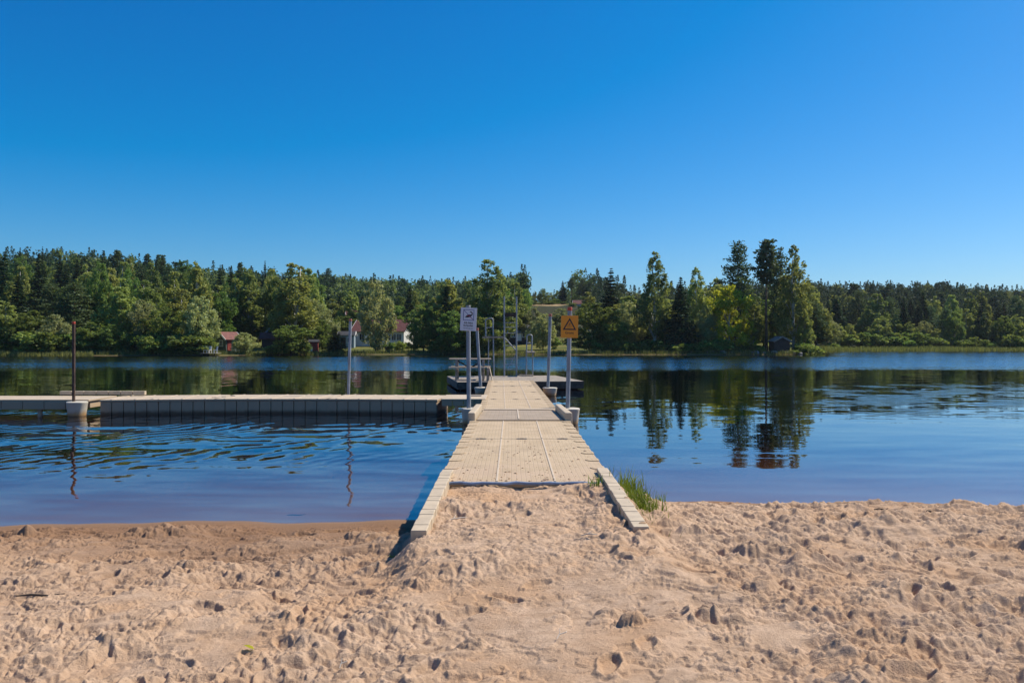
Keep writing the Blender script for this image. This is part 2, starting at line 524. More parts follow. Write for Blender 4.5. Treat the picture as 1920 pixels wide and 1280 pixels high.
# churned patches: rounded lumps with sharp creases between them
churn = sstep(0.49, 0.61, fbm(wx / 0.85 + 2, wy / 0.60, 71, 4, 0.55) + 0.07 * right + 0.05 * sstep(5.2, 6.4, BY) * (1 - sstep(7.2, 7.8, BY)) - 0.05 * path)
w2x = BX + 0.10 * (fbm(BX / 0.22, BY / 0.22, 83, 3) - 0.5); w2y = BY + 0.10 * (fbm(BX / 0.22, BY / 0.22, 84, 3) - 0.5)
bil = np.abs(2 * fbm(w2x / 0.26 + 5, w2y / 0.21, 72, 2, 0.4) - 1)
bil2 = np.abs(2 * fbm(w2x / 0.105, w2y / 0.085, 73, 2, 0.4) - 1)
bil3 = np.abs(2 * fbm(w2x / 0.045, w2y / 0.040, 74, 2, 0.4) - 1)
BZ = BZ + A * churn * ((0.042 + 0.022 * right) * (bil - 0.28) + 0.034 * (bil2 - 0.28) + 0.024 * (bil3 - 0.25))
BZ = BZ + A * (1 - churn) * crumbly2 * 0.014 * (bil3 - 0.25)
BZ = BZ + A * crumbly * 0.015 * (fbm(BX / 0.05, BY / 0.05, 4, 3, 0.6) - 0.5)

def stamp(cx, cy, rx, ry, ang, fn):
    m = max(rx, ry) * 1.9
    w0 = float(fan(cy)); pad = 0.012 + abs(cx) * m * 0.66 / w0 / w0
    i0, i1 = np.searchsorted(bu, ((cx - m) / w0 - pad, (cx + m) / w0 + pad)); j0, j1 = np.searchsorted(by, (cy - m, cy + m))
    if i1 - i0 < 2 or j1 - j0 < 2: return
    sx = BX[j0:j1, i0:i1] - cx; sy = BY[j0:j1, i0:i1] - cy
    ca, sa = math.cos(ang), math.sin(ang)
    u = (sx * ca + sy * sa) / rx; v = (-sx * sa + sy * ca) / ry
    r = np.sqrt(u * u + v * v)
    BZ[j0:j1, i0:i1] = fn(BZ[j0:j1, i0:i1], u, v, r, sx + cx, sy + cy)
def foot(depth, seed):
    def fn(z, u, v, r, gx, gy):
        rn = r * (0.75 + 0.55 * fbm(gx / 0.06, gy / 0.06, seed, 3))
        m = 1 - sstep(0.80, 1.0, rn)
        dish = -depth * m
        zl = z + dish * (0.75 + 0.5 * np.clip(u, -1, 1) * 0.5)
        zl = zl * (1 - 0.35 * m) + 0.35 * m * (np.median(z) - depth)
        rim = 0.60 * depth * np.exp(-((rn - 1.17) / 0.20) ** 2) * vnoise(gx / 0.08, gy / 0.08, seed + 3) * 1.5
        return zl + rim
    return fn
def lump(h, seed):
    def fn(z, u, v, r, gx, gy):
        rn = r * (0.75 + 0.5 * fbm(gx / 0.03, gy / 0.03, seed, 2))
        return z + h * np.sqrt(np.clip(1 - rn * rn, 0, 1))
    return fn
def clod(h, seed):
    def fn(z, u, v, r, gx, gy):
        rn = r * (0.70 + 0.6 * fbm(gx / 0.035, gy / 0.035, seed, 3))
        base = np.median(z)
        top = base + h * (np.sqrt(np.clip(1 - rn * rn, 0, 1)) * (0.75 + 0.5 * fbm(gx / 0.02, gy / 0.02, seed + 5, 2)))
        return np.where(rn < 1, np.maximum(z, top), z)
    return fn
def heap(h, seed):
    def fn(z, u, v, r, gx, gy):
        k = fbm(gx / 0.13, gy / 0.13, seed, 4, 0.5)
        return z + h * np.exp(-(r / 0.62) ** 2) * (0.3 + 1.4 * k) + 0.35 * h * (k - 0.5) * np.clip(1.4 - r, 0, 1)
    return fn
# low swells under the clods and the dug-over hollow on the left
for (px, py, rx, ry, h) in [(48, 996, 0.28, 0.16, 0.09), (265, 1003, 0.34, 0.18, 0.05), (350, 1000, 0.22, 0.15, 0.06), (1885, 980, 0.55, 0.22, 0.09), (1800, 968, 0.30, 0.15, 0.05), (1700, 1012, 0.35, 0.14, 0.06), (1560, 985, 0.35, 0.13, 0.05), (1500, 1070, 0.22, 0.12, 0.04)]:
    D = (CAM_Z - 0.15 if py < 1015 else CAM_Z - 0.45) * F / (py - 640)
    stamp(at(px, D), D, rx, ry, rng.uniform(-0.3, 0.3), heap(h, int(px)))
hol = np.exp(-((BX + 2.0) / 0.75) ** 2 - ((BY - 6.45) / 0.30) ** 2)
BZ = BZ - 0.07 * hol + hol * 0.20 * (fbm(wx / 0.19, wy / 0.16, 91, 4, 0.5) - 0.5)
# prints
BZ_before = BZ.copy()
for i in range(560):
    cx = rng.uniform(-6.2, 6.2); cy = rng.uniform(3.0, 9.2)
    if abs(cx) > 0.55 * cy + 0.9: continue
    if cy > float(waterline(cx)) - 0.75: continue
    if abs(cx - 0.25) < 0.5 and rng.random() < 0.5 and cy < 7: continue
    if -0.95 < cx < -0.55 and cy > 5.6: continue
    if 0.9 < cx < 1.2 and cy > 5.6: continue
    if cx < 0.6 and rng.random() < 0.35: continue
    a = rng.uniform(-0.7, 0.7) + math.pi / 2 * (rng.random() < 0.4)
    s = rng.uniform(0.55, 1.0) * (1.1 if cx > 0.8 else 0.95)
    dd = rng.uniform(0.016, 0.034) * (1.35 if cx > 0.8 else 1.0)
    stamp(cx, cy, 0.150 * s, 0.062 * s, a, foot(dd, int(rng.integers(1, 9999))))
for (cx, cy, rx, ry, a, dd) in [(0.70, 8.0, 0.13, 0.075, 0.4, 0.06), (0.82, 7.75, 0.12, 0.07, -0.3, 0.05), (-0.12, 6.45, 0.12, 0.06, 0.2, 0.045), (0.1, 6.9, 0.1, 0.05, 1.0, 0.03)]:
    stamp(cx, cy, rx, ry, a, foot(dd, int(cx * 100 + 500)))
# broken crust: low scarps where the noise crosses a level
wob = fbm(wx / 0.46, wy / 0.34, 7, 5, 0.55)
BZ = BZ + A * (0.014 + 0.006 * right) * sstep(0.525, 0.555, wob) - A * 0.016 * sstep(0.435, 0.405, wob)
# clods thrown up in little groups
BZ = np.maximum(BZ, BZ_before - (0.024 + 0.010 * right))
clods = [(at(px, (CAM_Z - zz) * F / (py - 640)), (CAM_Z - zz) * F / (py - 640), sp, n_) for (px, py, zz, sp, n_) in
         [(40, 1002, 0.08, 0.13, 26), (75, 1000, 0.08, 0.10, 14), (120, 997, 0.05, 0.06, 8), (250, 1010, 0.1, 0.20, 26), (340, 1004, 0.1, 0.14, 30), (375, 1006, 0.1, 0.10, 18), (1890, 985, 0.15, 0.28, 40), (1800, 972, 0.1, 0.2, 22), (1700, 1015, 0.2, 0.22, 26), (1560, 990, 0.15, 0.25, 26), (1460, 1005, 0.2, 0.16, 16), (1500, 1072, 0.35, 0.16, 18), (1820, 1198, 0.4, 0.10, 16), (1275, 1032, 0.3, 0.18, 22), (1165, 1037, 0.4, 0.12, 14), (1400, 1100, 0.4, 0.14, 16), (1660, 1122, 0.4, 0.16, 20), (790, 1110, 0.4, 0.14, 20), (560, 1085, 0.28, 0.25, 34), (640, 1075, 0.28, 0.22, 26), (1650, 1050, 0.3, 0.2, 18), (1350, 1180, 0.42, 0.12, 14), (1100, 1170, 0.42, 0.10, 10), (900, 1215, 0.43, 0.08, 10), (330, 1085, 0.28, 0.2, 16), (90, 1070, 0.25, 0.16, 12)]]
for (cx0, cy0, sp, n_) in clods:
    for k in range(n_):
        r_ = 0.014 + 0.045 * rng.random() ** 2.0
        cx = cx0 + rng.normal(0, sp); cy = cy0 + rng.normal(0, sp * 0.55)
        if cy > float(waterline(cx)) - 0.02: continue
        stamp(cx, cy, r_ * 1.5, r_, rng.uniform(-0.6, 0.6), lump(r_ * rng.uniform(0.35, 0.6), int(rng.integers(1, 9999))))
# let everything slump: no sand face stays steeper than damp sand would stand
def slump(Zz, tan_max, n):
    dxm = np.diff(BX, axis=1); dym = np.diff(BY, axis=0)
    for _ in range(n):
        g = np.diff(Zz, axis=1); ex = np.sign(g) * np.maximum(np.abs(g) - tan_max * dxm, 0) * 0.24
        Zz[:, :-1] += ex; Zz[:, 1:] -= ex
        g = np.diff(Zz, axis=0); ex = np.sign(g) * np.maximum(np.abs(g) - tan_max * dym, 0) * 0.24
        Zz[:-1, :] += ex; Zz[1:, :] -= ex
    return Zz
BZ = slump(BZ, 0.95, 24)
# crumbs of two sizes lying in drifts
for (sc_, sd, hh, keep, mk) in ((0.075, 301, 0.010, 0.18, crumbly), (0.040, 401, 0.0085, 0.34, np.maximum(crumbly, 0.9 * crumbly2)), (0.022, 601, 0.0060, 0.42, np.maximum(0.22, crumbly2))):
    d, v = worley(wx / sc_, wy / sc_, sd, keep)
    rr = 0.22 + 0.26 * v
    BZ = BZ + dry * A * mk * hh * (0.35 + v) * np.sqrt(np.clip(1 - (d / rr) ** 2, 0, 1))
BZ = slump(BZ, 1.15, 8)
def trodden(z, u, v, r, gx, gy):
    w = 1 - sstep(0.6, 1.3, r)
    return z * (1 - 0.75 * w) + 0.75 * w * np.median(z)
for (cx, cy) in ((1.36, 4.05), (1.36, 4.12), (1.33, 3.98)):
    stamp(cx, cy, 0.15, 0.13, 0.0, trodden)
stamp(at(1185, 4.25), 4.25, 0.085, 0.06, 0.1, lump(0.06, 77))
sand = sand_mat()
beach = obj("beach", grid_mesh("beach", BX, BY, BZ, sand))
tag(beach, "trampled reddish sand beach in front of the walkway", None, None, "structure")
def sandz(x, y):
    j = min(max(np.searchsorted(by, y), 1), len(by) - 1); i = min(max(np.searchsorted(bu, x / float(fan(y))), 1), len(bu) - 1)
    return float(BZ[j, i])

# ------------------------------------------------------------------ water
def water_mat():
    t = NT("lake_water")
    p = t.pos(); x, y, z = t.sep(p)
    flat = t.comb(x, y, 0.0)
    wobble = t.noise(t.map(flat, (0.05, 0.12, 1)), 1.0, 3, 0.55)
    yw = t.math('ADD', y, t.math('MULTIPLY', t.math('SUBTRACT', wobble, 0.5), 14.0))
    # wind-ruffled band before the far shore
    band = t.math('MULTIPLY', t.ramp(yw, 48, 68), t.ramp(yw, 113, 98))
    band_r = t.math('MULTIPLY', t.ramp(x, 38, 52), t.ramp(yw, 57, 66))
    band = t.math('MAXIMUM', band, band_r)
    streak = t.noise(t.map(flat, (0.012, 0.22, 1)), 1.0, 3, 0.6)
    fine = t.noise(t.map(flat, (0.10, 1.1, 1)), 1.0, 4, 0.65)
    band = t.math('MULTIPLY', t.math('MULTIPLY', band, t.ramp(streak, 0.30, 0.50, 0.25, 1.0)), t.ramp(fine, 0.30, 0.62, 0.40, 1.0))
    def slopes(scale3, rot, scale, detail, amp):
        c = t.noise(t.map(flat, scale3, (0, 0, rot)), scale, detail, 0.5, color=True)
        return t.vmath('MULTIPLY', t.vmath('SUBTRACT', c, (0.5, 0.5, 0.5)), amp)
    s = slopes((0.5, 1, 1), 0.1, 0.7, 2, (0.010, 0.022, 0))
    ruf = slopes((0.7, 1, 1), 0.0, 5.0, 2, (0.45, 1.1, 0))
    rs = t.sep(ruf)
    # at this glancing angle only the wave faces turned to the near shore are seen
    ruf = t.comb(rs[0], t.math('MULTIPLY', t.math('ABSOLUTE', rs[1]), -1.0), 0.0)
    s = t.vmath('ADD', s, t.scale(ruf, band))
    # light ripples in the calm water
    calm = t.math('MULTIPLY', t.ramp(y, 16, 24), t.ramp(y, 62, 50))
    s = t.vmath('ADD', s, t.scale(slopes((0.4, 1, 1), 0.05, 2.4, 2, (0.02, 0.045, 0)), calm))
    # trains of small waves
    def train(ang, lam, seed, amp, mask):
        kx, ky = math.cos(R(ang)), math.sin(R(ang))
        ph = t.math('ADD', t.math('MULTIPLY', x, kx * 2 * math.pi / lam), t.math('MULTIPLY', y, ky * 2 * math.pi / lam))
        wv = t.noise(t.map(flat, (0.33, 0.33, 1), (0, 0, 0), (seed, seed * 2.0, 0)), 1.0, 3, 0.6)
        ph = t.math('ADD', ph, t.math('MULTIPLY', wv, 26.0))
        am = t.ramp(t.noise(t.map(flat, (0.4, 0.4, 1), (0, 0, 0), (seed * 3.1, 7, 0)), 1.0, 2), 0.36, 0.66)
        a = t.math('MULTIPLY', t.math('MULTIPLY', t.math('COSINE', ph), amp), t.math('MULTIPLY', am, mask))
        return t.comb(t.math('MULTIPLY', a, kx), t.math('MULTIPLY', a, ky), 0.0)
    mL = t.math('MULTIPLY', t.math('MULTIPLY', t.ramp(y, 10.0, 15.0), t.ramp(y, 26, 23)), t.ramp(x, -0.3, -1.8))
    mR = t.math('MULTIPLY', t.math('MULTIPLY', t.ramp(y, 18.0, 25), t.ramp(y, 46, 32)), t.ramp(x, 4.0, 14.0))
    s = t.vmath('ADD', s, train(-29 + 180, 0.42, 1.7, 0.048, mL))
    s = t.vmath('ADD', s, train(70, 0.9, 4.3, 0.030, mL))
    s = t.vmath('ADD', s, train(43 + 20, 0.40, 9.1, 0.030, mR))
    s = t.vmath('ADD', s, train(100, 0.8, 6.1, 0.016, mR))
    lft = t.math('MULTIPLY', t.ramp(y, 20, 15), t.ramp(x, 1.0, -0.5, 0.2, 1.0))
    s = t.vmath('ADD', s, t.scale(slopes((0.35, 1, 1), 0.15, 4.2, 2, (0.055, 0.045, 0)), lft))
    # gentle near-shore wavelets
    near = t.ramp(y, 20, 12)
    s = t.vmath('ADD', s, t.scale(slopes((0.22, 1, 1), 0.12, 2.1, 2, (0.06, 0.16, 0)), t.math('MULTIPLY', near, t.ramp(x, -1.0, 1.5, 1.0, 0.45))))
    mid = t.math('MULTIPLY', t.ramp(y, 11, 14), t.ramp(y, 30, 22))
    s = t.vmath('ADD', s, t.scale(slopes((0.3, 1, 1), -0.1, 2.6, 2, (0.05, 0.075, 0)), t.math('MULTIPLY', mid, t.ramp(x, -1.0, 1.5, 1.0, 0.4))))
    nrm = t.vmath('NORMALIZE', t.vmath('ADD', s, (0, 0, 1)))
    gl = t.n("ShaderNodeBsdfGlossy"); gl.inputs["Roughness"].default_value = 0.015
    gl.inputs["Color"].default_value = (0.92, 0.95, 1.0, 1)
    t.put(gl.inputs["Normal"], nrm)
    tr = t.n("ShaderNodeBsdfTransparent")
    tr.inputs["Color"].default_value = (0.97, 0.93, 0.88, 1)
    fr = t.n("ShaderNodeFresnel"); fr.inputs["IOR"].default_value = 1.42
    t.put(fr.inputs["Normal"], nrm)
    mx = t.n("ShaderNodeMixShader")
    t.put(mx.inputs[0], t.math('POWER', fr.outputs[0], 0.78)); t.t.links.new(tr.outputs[0], mx.inputs[1]); t.t.links.new(gl.outputs[0], mx.inputs[2])
    va = t.n("ShaderNodeVolumeAbsorption")
    va.inputs["Color"].default_value = (0.56, 0.36, 0.18, 1)
    va.inputs["Density"].default_value = 0.70
    return t.done(mx.outputs[0], va.outputs[0])
wb = MB().box((0, 95.0, -1.75), (520, 190, 3.5))
water = wb.build("water", water_mat())
tag(water, "dark brown lake water reflecting the trees and the blue sky", None, None, "structure")
# ------------------------------------------------------------------ walkway materials
def deck_mat(name, a, b, grid, dirt=0.5):
    t = NT(name)
    p = t.obj(); x, y, z = t.sep(p)
    w = t.pos()
    n1 = t.noise(w, 3.0, 5, 0.65); n2 = t.noise(w, 40, 4, 0.7)
    def lines(c):
        f = t.math('ABSOLUTE', t.math('SUBTRACT', t.math('FRACT', t.math('DIVIDE', c, grid)), 0.5))
        return t.ramp(f, 0.40, 0.46)
    g = t.math('MAXIMUM', lines(x), lines(y))
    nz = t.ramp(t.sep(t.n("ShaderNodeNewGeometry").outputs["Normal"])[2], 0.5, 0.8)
    g = t.math('MULTIPLY', g, nz)
    c = t.mix(t.ramp(n1, 0.3, 0.7), a, b)
    c = t.mix(t.math('MULTIPLY', t.ramp(n2, 0.55, 0.75), 0.35 * dirt), c, (0.30, 0.21, 0.14))
    c = t.mix(t.math('MULTIPLY', g, 0.20), c, (0.27, 0.20, 0.135))
    c = t.mix(t.math('MULTIPLY', t.math('SUBTRACT', 1.0, nz), t.ramp(n1, 0.2, 0.7, 0.30, 0.60)), c, (0.37, 0.25, 0.14))  # upright faces tinted brown: the tone of their shade is painted in
    n3 = t.noise(w, 1.1, 5, 0.7)
    c = t.mix(t.ramp(n3, 0.50, 0.72, 0.0, 0.55 * dirt), c, (0.30, 0.215, 0.135))
    c = t.mix(t.math('MULTIPLY', t.ramp(t.sep(w)[1], 10.5, 8.2), t.ramp(n1, 0.35, 0.6, 0.15, 0.75)), c, (0.50, 0.355, 0.235))
    # green-brown tide stain on faces near the water
    wz = t.sep(w)[2]
    st = t.math('MULTIPLY', t.ramp(t.math('ADD', wz, t.math('MULTIPLY', t.math('SUBTRACT', n1, 0.5), 0.12)), 0.02, 0.15, 0.85, 0.0), 1.0)
    c = t.mix(st, c, (0.09, 0.055, 0.028))
    h = t.math('SUBTRACT', t.math('MULTIPLY', n2, 0.25), g)
    M[name] = t.done(t.pbr(c, 0.68, 0, t.bump(h, 0.6, 0.004), 0.3))
deck_mat("beige_deck", (0.47, 0.345, 0.205), (0.56, 0.42, 0.262), 0.052, 0.6)
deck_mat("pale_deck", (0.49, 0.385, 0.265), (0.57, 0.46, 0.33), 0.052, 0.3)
deck_mat("grate_deck", (0.33, 0.255, 0.175), (0.40, 0.31, 0.22), 0.085, 0.6)
plain("pale_plastic", (0.52, 0.41, 0.275), 0.6, 0, 0.12, 8, 0.002)
plain("seam_plastic", (0.58, 0.46, 0.32), 0.55, 0, 0.08, 8)
def bucket_mat():
    t = NT("float_plastic")
    z = t.sep(t.pos())[2]; n = t.noise(t.map(t.pos(), (1, 1, 0.25)), 7, 4, 0.6)
    zz = t.math('ADD', z, t.math('MULTIPLY', t.math('SUBTRACT', n, 0.5), 0.22))
    c = t.mix(t.ramp(zz, 0.02, 0.20, 0.9, 0.0), (0.62, 0.55, 0.43), (0.40, 0.21, 0.055))
    c = t.mix(t.ramp(z, 0.0, 0.05, 0.8, 0.0), c, (0.10, 0.06, 0.03))
    M["float_plastic"] = t.done(t.pbr(c, 0.5, 0, t.bump(n, 0.3, 0.004)))
bucket_mat()

DW = 1.83
def deck_section(parent, y0, L, W, top, bot, mat="beige_deck", ribs='long', tabs=True, couplers=True, slots=False):
    """a moulded float section: lipped top, ribbed sides, tongue-shaped edge tabs"""
    m = MB()
    m.box((0, L / 2, top - 0.03), (W, L - 0.02, 0.06))
    m.box((0, L / 2, (top - 0.06 + bot) / 2), (W - 0.10, L - 0.05, top - 0.06 - bot - 0.004))
    n = max(1, round(L / 0.305)); st = (L - 0.04) / n
    for s_ in (-1, 1):
        for k in range(n):
            yc = 0.02 + st * (k + 0.5)
            m.box((s_ * (W / 2 - 0.035), yc, (top - 0.064 + bot) / 2), (0.05, st - 0.022, top - 0.066 - bot))
    if tabs:
        kk = max(1, round(L / 0.58)); ts = L / kk
        for s_ in (-1, 1):
            for k in range(kk):
                yc = ts * (k + 0.5)
                poly = [(W / 2 + 0.006, yc - 0.10), (W / 2 + 0.006, yc + 0.10)]
                for q in range(9):
                    a = math.pi / 2 + math.pi * q / 8
                    poly.append((W / 2 - 0.075 + 0.085 * math.cos(a), yc + 0.10 * math.sin(a)))
                poly = [(s_ * u, v) for u, v in poly]
                m.prism(poly, 'z', top + 0.001, top + 0.009)
    sec = m.build("deck_section", mat, parent, bevel=0.008, loc=(0, y0, 0))
    if ribs == 'long':
        for s_ in (-1, 1):
            MB().box((s_ * W / 6, L / 2, top + 0.003), (0.020, L - 0.05, 0.008)).build("seam_rib", "seam_plastic", sec)
    elif ribs == 'cross':
        r = MB()
        k = round(L / 0.61)
        for i in range(k):
            r.box((0, L * (i + 0.5) / k, top + 0.003), (W - 0.02, 0.045, 0.012))
        r.build("seam_rib", "seam_plastic", sec)
    if couplers:
        for cx in (-W / 3, 0, W / 3):
            c = MB()
            poly = []
            for q in range(20):
                a = 2 * math.pi * q / 20
                poly.append((cx + 0.085 * math.cos(a), L - 0.012 + 0.075 * math.sin(a) * (0.55 + 0.45 * abs(math.cos(a)))))
            c.prism(poly, 'z', top - 0.01, top + 0.0045)
            c.box((cx, L - 0.012, top + 0.0065), (0.05, 0.04, 0.006))
            c.build("coupler", "dark_rubber", sec)
    if slots:
        for k in range(1, n, 2):
            MB().box((W / 2 - 0.004, 0.02 + st * k, top - 0.098), (0.014, 0.11, 0.05)).box((W / 2 - 0.006, 0.02 + st * k, (top + bot) / 2 - 0.06), (0.008, 0.035, top - bot - 0.16)).build("coupling_slot", "dark_rubber", sec)
    return sec

# shore walkway
walk = thing("shore_walkway", "beige plastic walkway leading from the sand out over the water", "walkway", (0.147, 8.28, 0))
deck_section(walk, 0, 3.68, DW, 0.54, -0.08)
deck_section(walk, 3.70, 2.74, DW, 0.54, -0.08, couplers=False)
for s_ in (-1, 1):
    k = MB()
    y0, y1 = (-2.22, 0.52) if s_ < 0 else (-2.10, 0.62)
    n = 15
    st = (y1 - y0) / n
    for i in range(n):
        yc = y0 + st * (i + 0.5)
        zt = 0.565 + 0.028 * (yc - y0) / (y1 - y0) + 0.003 * math.sin(i * 2.1)
        k.box((s_ * (DW / 2 - 0.058) + 0.002 * math.sin(i * 3.7), yc, zt - 0.17), (0.122, st - 0.004, 0.34), (0.010, 0, 0.004 * math.sin(i * 3.0)))
    k.build("kerb_rail", "pale_plastic", walk, bevel=0.006)
hp = [(-0.80 + 1.62 * i / 14, -0.035 + 0.012 * math.sin(i * 1.3), 0.532 + 0.006 * math.sin(i * 2.3)) for i in range(15)]
MB().tube(hp, 0.018, 10).build("edge_tube", "blue_grey_hose", walk, True)
plate = obj("ramp_plate", MB().box((0, 0, 0), (DW - 0.24, 3.60, 0.05)).mesh("ramp_plate", M["grate_deck"]), walk, (0, 8.16, 0.475))
plate.rotation_euler = (-0.034, 0, 0)
MB().box((-0.02, 0.1, 0.030), (0.03, 3.3, 0.012)).build("seam_rib", "seam_plastic", plate)
MB().box((0, 1.72, 0.034), (DW - 0.26, 0.20, 0.03), (0.06, 0, 0)).build("hinge_flap", "pale_deck", plate, bevel=0.006)
for s_ in (-1, 1):
    o = MB().box((0, 0, 0), (0.135, 3.30, 0.24)).build("side_block", "pale_plastic", walk, bevel=0.018)
    o.location = (s_ * (DW / 2 - 0.02) + 0.0, 8.04, 0.52)
    o.rotation_euler = (-0.030, 0, 0)

# floating walkway
fw = thing("floating_walkway", "long floating beige plastic walkway ending at the bathing platform", "walkway", (0.150, 18.30, 0), 0.0133)
ys = [0, 3.66, 6.76, 9.98, 13.30, 14.30]
for i in range(5):
    deck_section(fw, ys[i], ys[i + 1] - ys[i] - 0.02, DW, 0.41, -0.06, couplers=i < 4)

# side pontoon to the left: three floats in a gentle bow
def frame(p0, p1):
    d = Vector((p1[0] - p0[0], p1[1] - p0[1]))
    return d.length, math.atan2(d.y, d.x) - math.pi / 2
pontoon = thing("side_pontoon", "long low beige pontoon with a ribbed shaded side lying across the left bay", "pontoon", (-1.95, 22.70, 0))
pts = [(-1.95, 22.70), (-5.1, 23.0), (-8.3, 22.95), (-11.35, 22.55)]
for i in range(3):
    L, a = frame(pts[i], pts[i + 1])
    h = thing("float", None, None, (pts[i][0] + 1.95, pts[i][1] - 22.70, 0), a)
    h.parent = pontoon
    del h
    # each float of the pontoon is one part
    hold = [o for o in pontoon.children if o.name.startswith("float")][-1]
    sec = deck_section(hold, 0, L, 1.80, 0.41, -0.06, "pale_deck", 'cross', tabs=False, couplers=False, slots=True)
    sec.parent = pontoon
    sec.location = hold.location
    sec.rotation_euler = hold.rotation_euler
    bpy.data.objects.remove(hold)
for k in range(3):
    MB().prism([(0.07 * math.cos(q * 0.524), 0.055 * math.sin(q * 0.524)) for q in range(12)], 'z', 0.40, 0.4185).build("coupler", "dark_rubber", pontoon, loc=(-6.50 + 0.16 * k, -0.10 + 0.3 * k, 0))
MB().box((0, 0, 0), (0.10, 0.05, 0.12)).build("cleat", "seam_plastic", pontoon, bevel=0.015, loc=(-8.0, -0.66, 0.37))

# short link between pontoon and walkway
link = thing("link_ramp", "short sloping beige ramp joining the side pontoon to the main walkway", "ramp", (-1.93, 22.62, 0))
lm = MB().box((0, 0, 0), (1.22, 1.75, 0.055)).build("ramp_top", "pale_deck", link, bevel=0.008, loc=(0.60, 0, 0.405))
lk = MB()
for i in range(4):
    lk.box((-0.45 + 0.3 * i, -0.84, -0.10), (0.28, 0.05, 0.14))
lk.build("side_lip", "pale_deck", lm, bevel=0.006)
MB().box((0, 0, 0), (0.30, 0.34, 0.012)).build("hatch_grille", "dark_rubber", lm, loc=(0.30, 0.35, 0.032))

# raised gangway running out of the frame on the left, on a short pile
gang = thing("gangway", "raised beige gangway running left from the pontoon bucket", "gangway", (-11.52, 22.2, 0))
gm = MB().box((-2.6, 0.15, 0.40), (5.3, 1.55, 0.05))
for i in range(9):
    gm.box((-0.28 - 0.58 * i, -0.615, 0.27), (0.565, 0.05, 0.215))
gm.box((-2.6, 0.2, 0.28), (5.2, 1.3, 0.18))
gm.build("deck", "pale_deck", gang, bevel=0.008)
gr = MB()
for i in range(7):
    gr.box((-1.62 + 0.355 * i, 0, 0), (0.343, 0.12, 0.11))
gr.build("back_rail", "pale_plastic", gang, bevel=0.008, loc=(0.14, 1.05, 0.50))
MB().lathe([(0.062, -0.9), (0.062, 0.2)], n=16).build("pile", "pale_wood", gang, True, loc=(-1.34, -0.50, 0))

# ------------------------------------------------------------------ posts with bucket floats, signs
def text_mesh(name, body, size, mat, parent, loc, align='CENTER', depth=0.0012, bold=0.0):
    cu = bpy.data.curves.new(name, 'FONT')
    cu.body = body; cu.size = size; cu.align_x = align; cu.align_y = 'CENTER'
    cu.extrude = depth; cu.offset = bold; cu.resolution_u = 6
    tmp = bpy.data.objects.new("tmp_text", cu)
    COL.objects.link(tmp)
    me = bpy.data.meshes.new_from_object(tmp)
    bpy.data.objects.remove(tmp)
    me.materials.clear(); me.materials.append(M[mat])
    o = obj(name, me, parent, loc)
    o.rotation_euler = (R(90), 0, 0)
    return o
def post(name, label, cat, x, y, z0, top, lean, r, mat, cap, capmat, bucket=True, bx_=0.0, group=None, br=0.25):
    root = thing(name, label, cat, (x, y, 0), 0, group)
    dx = lean
    zt = top
    MB().tube([(0, 0, z0 - 0.25), (dx, 0, zt - cap)], r, 14).build("pole", mat, root, True)
    k = dx * 0.02
    MB().tube([(dx, 0, zt - cap - 0.002), (dx + k, 0, zt)], [r * 1.08, r * 1.08], 14).build("cap", capmat, root, True, bevel=0.006)
    if bucket:
        b = MB().lathe([(br * 0.76, -0.45), (br * 0.80, -0.05), (br * 0.97, z0 - 0.06), (br * 1.0, z0 - 0.045), (br * 1.0, z0 - 0.01), (br * 0.93, z0), (br * 0.40, z0 + 0.004)], n=36)
        b.build("float_bucket", "float_plastic", root, True, loc=(bx_, 0.02, 0))
    return root
post("mooring_post", "rusty dark mooring post with red cap in a pale bucket float", "mooring post", -11.75, 21.35, 0.39, 2.53, 0.0, 0.040, "rusty_steel", 0.06, "red_plastic", True, 0.08, "mooring posts", 0.265)
post("mooring_post", "leaning grey mooring post behind the middle of the side pontoon", "mooring post", -4.95, 24.05, 0.3, 2.68, 0.07, 0.045, "galvanised_steel", 0.07, "faded_red_plastic", False, 0, "mooring posts")
post("mooring_post", "leaning grey mooring post between the white sign and the picnic table", "mooring post", -1.15, 29.6, 0.30, 2.50, -0.15, 0.058, "galvanised_steel", 0.10, "faded_red_plastic", True, 0.02, "mooring posts", 0.27)
post("mooring_post", "grey mooring post with faded red cap just left of the yellow sign", "mooring post", 1.32, 29.4, 0.30, 3.02, 0.09, 0.058, "galvanised_steel", 0.10, "faded_red_plastic", True, 0.08, "mooring posts", 0.27)

# white sign: fishing forbidden
ws = post("fishing_sign", "white no fishing sign on a grey post in a float", "sign", -1.045, 19.30, 0.385, 2.87, -0.015, 0.052, "galvanised_steel", 0.05, "galvanised_steel", True, 0.06)
bd = MB().box((0, 0, 0), (0.395, 0.010, 0.555)).build("sign_board", "sign_white", ws, bevel=0.003)
bd.location = (-0.005, -0.075, 2.535)
bd.rotation_euler = (0, R(2.6), R(-6))
Yf = -0.0056
fr_ = MB()
for (cx, cz, sx, sz) in [(0, 0.228, 0.262, 0.012), (0, -0.022, 0.262, 0.012), (-0.125, 0.103, 0.012, 0.238), (0.125, 0.103, 0.012, 0.238)]:
    fr_.box((cx, Yf, cz), (sx, 0.0016, sz))
fr_.build("pictogram_border", "sign_blue", bd)
MB().box((0, Yf - 0.0024, 0.103), (0.335, 0.0012, 0.011), (0, R(43.4), 0)).build("pictogram_slash", "sign_blue", bd)
def flat(poly, y0, y1):
    return MB().prism(poly, 'y', y0, y1)
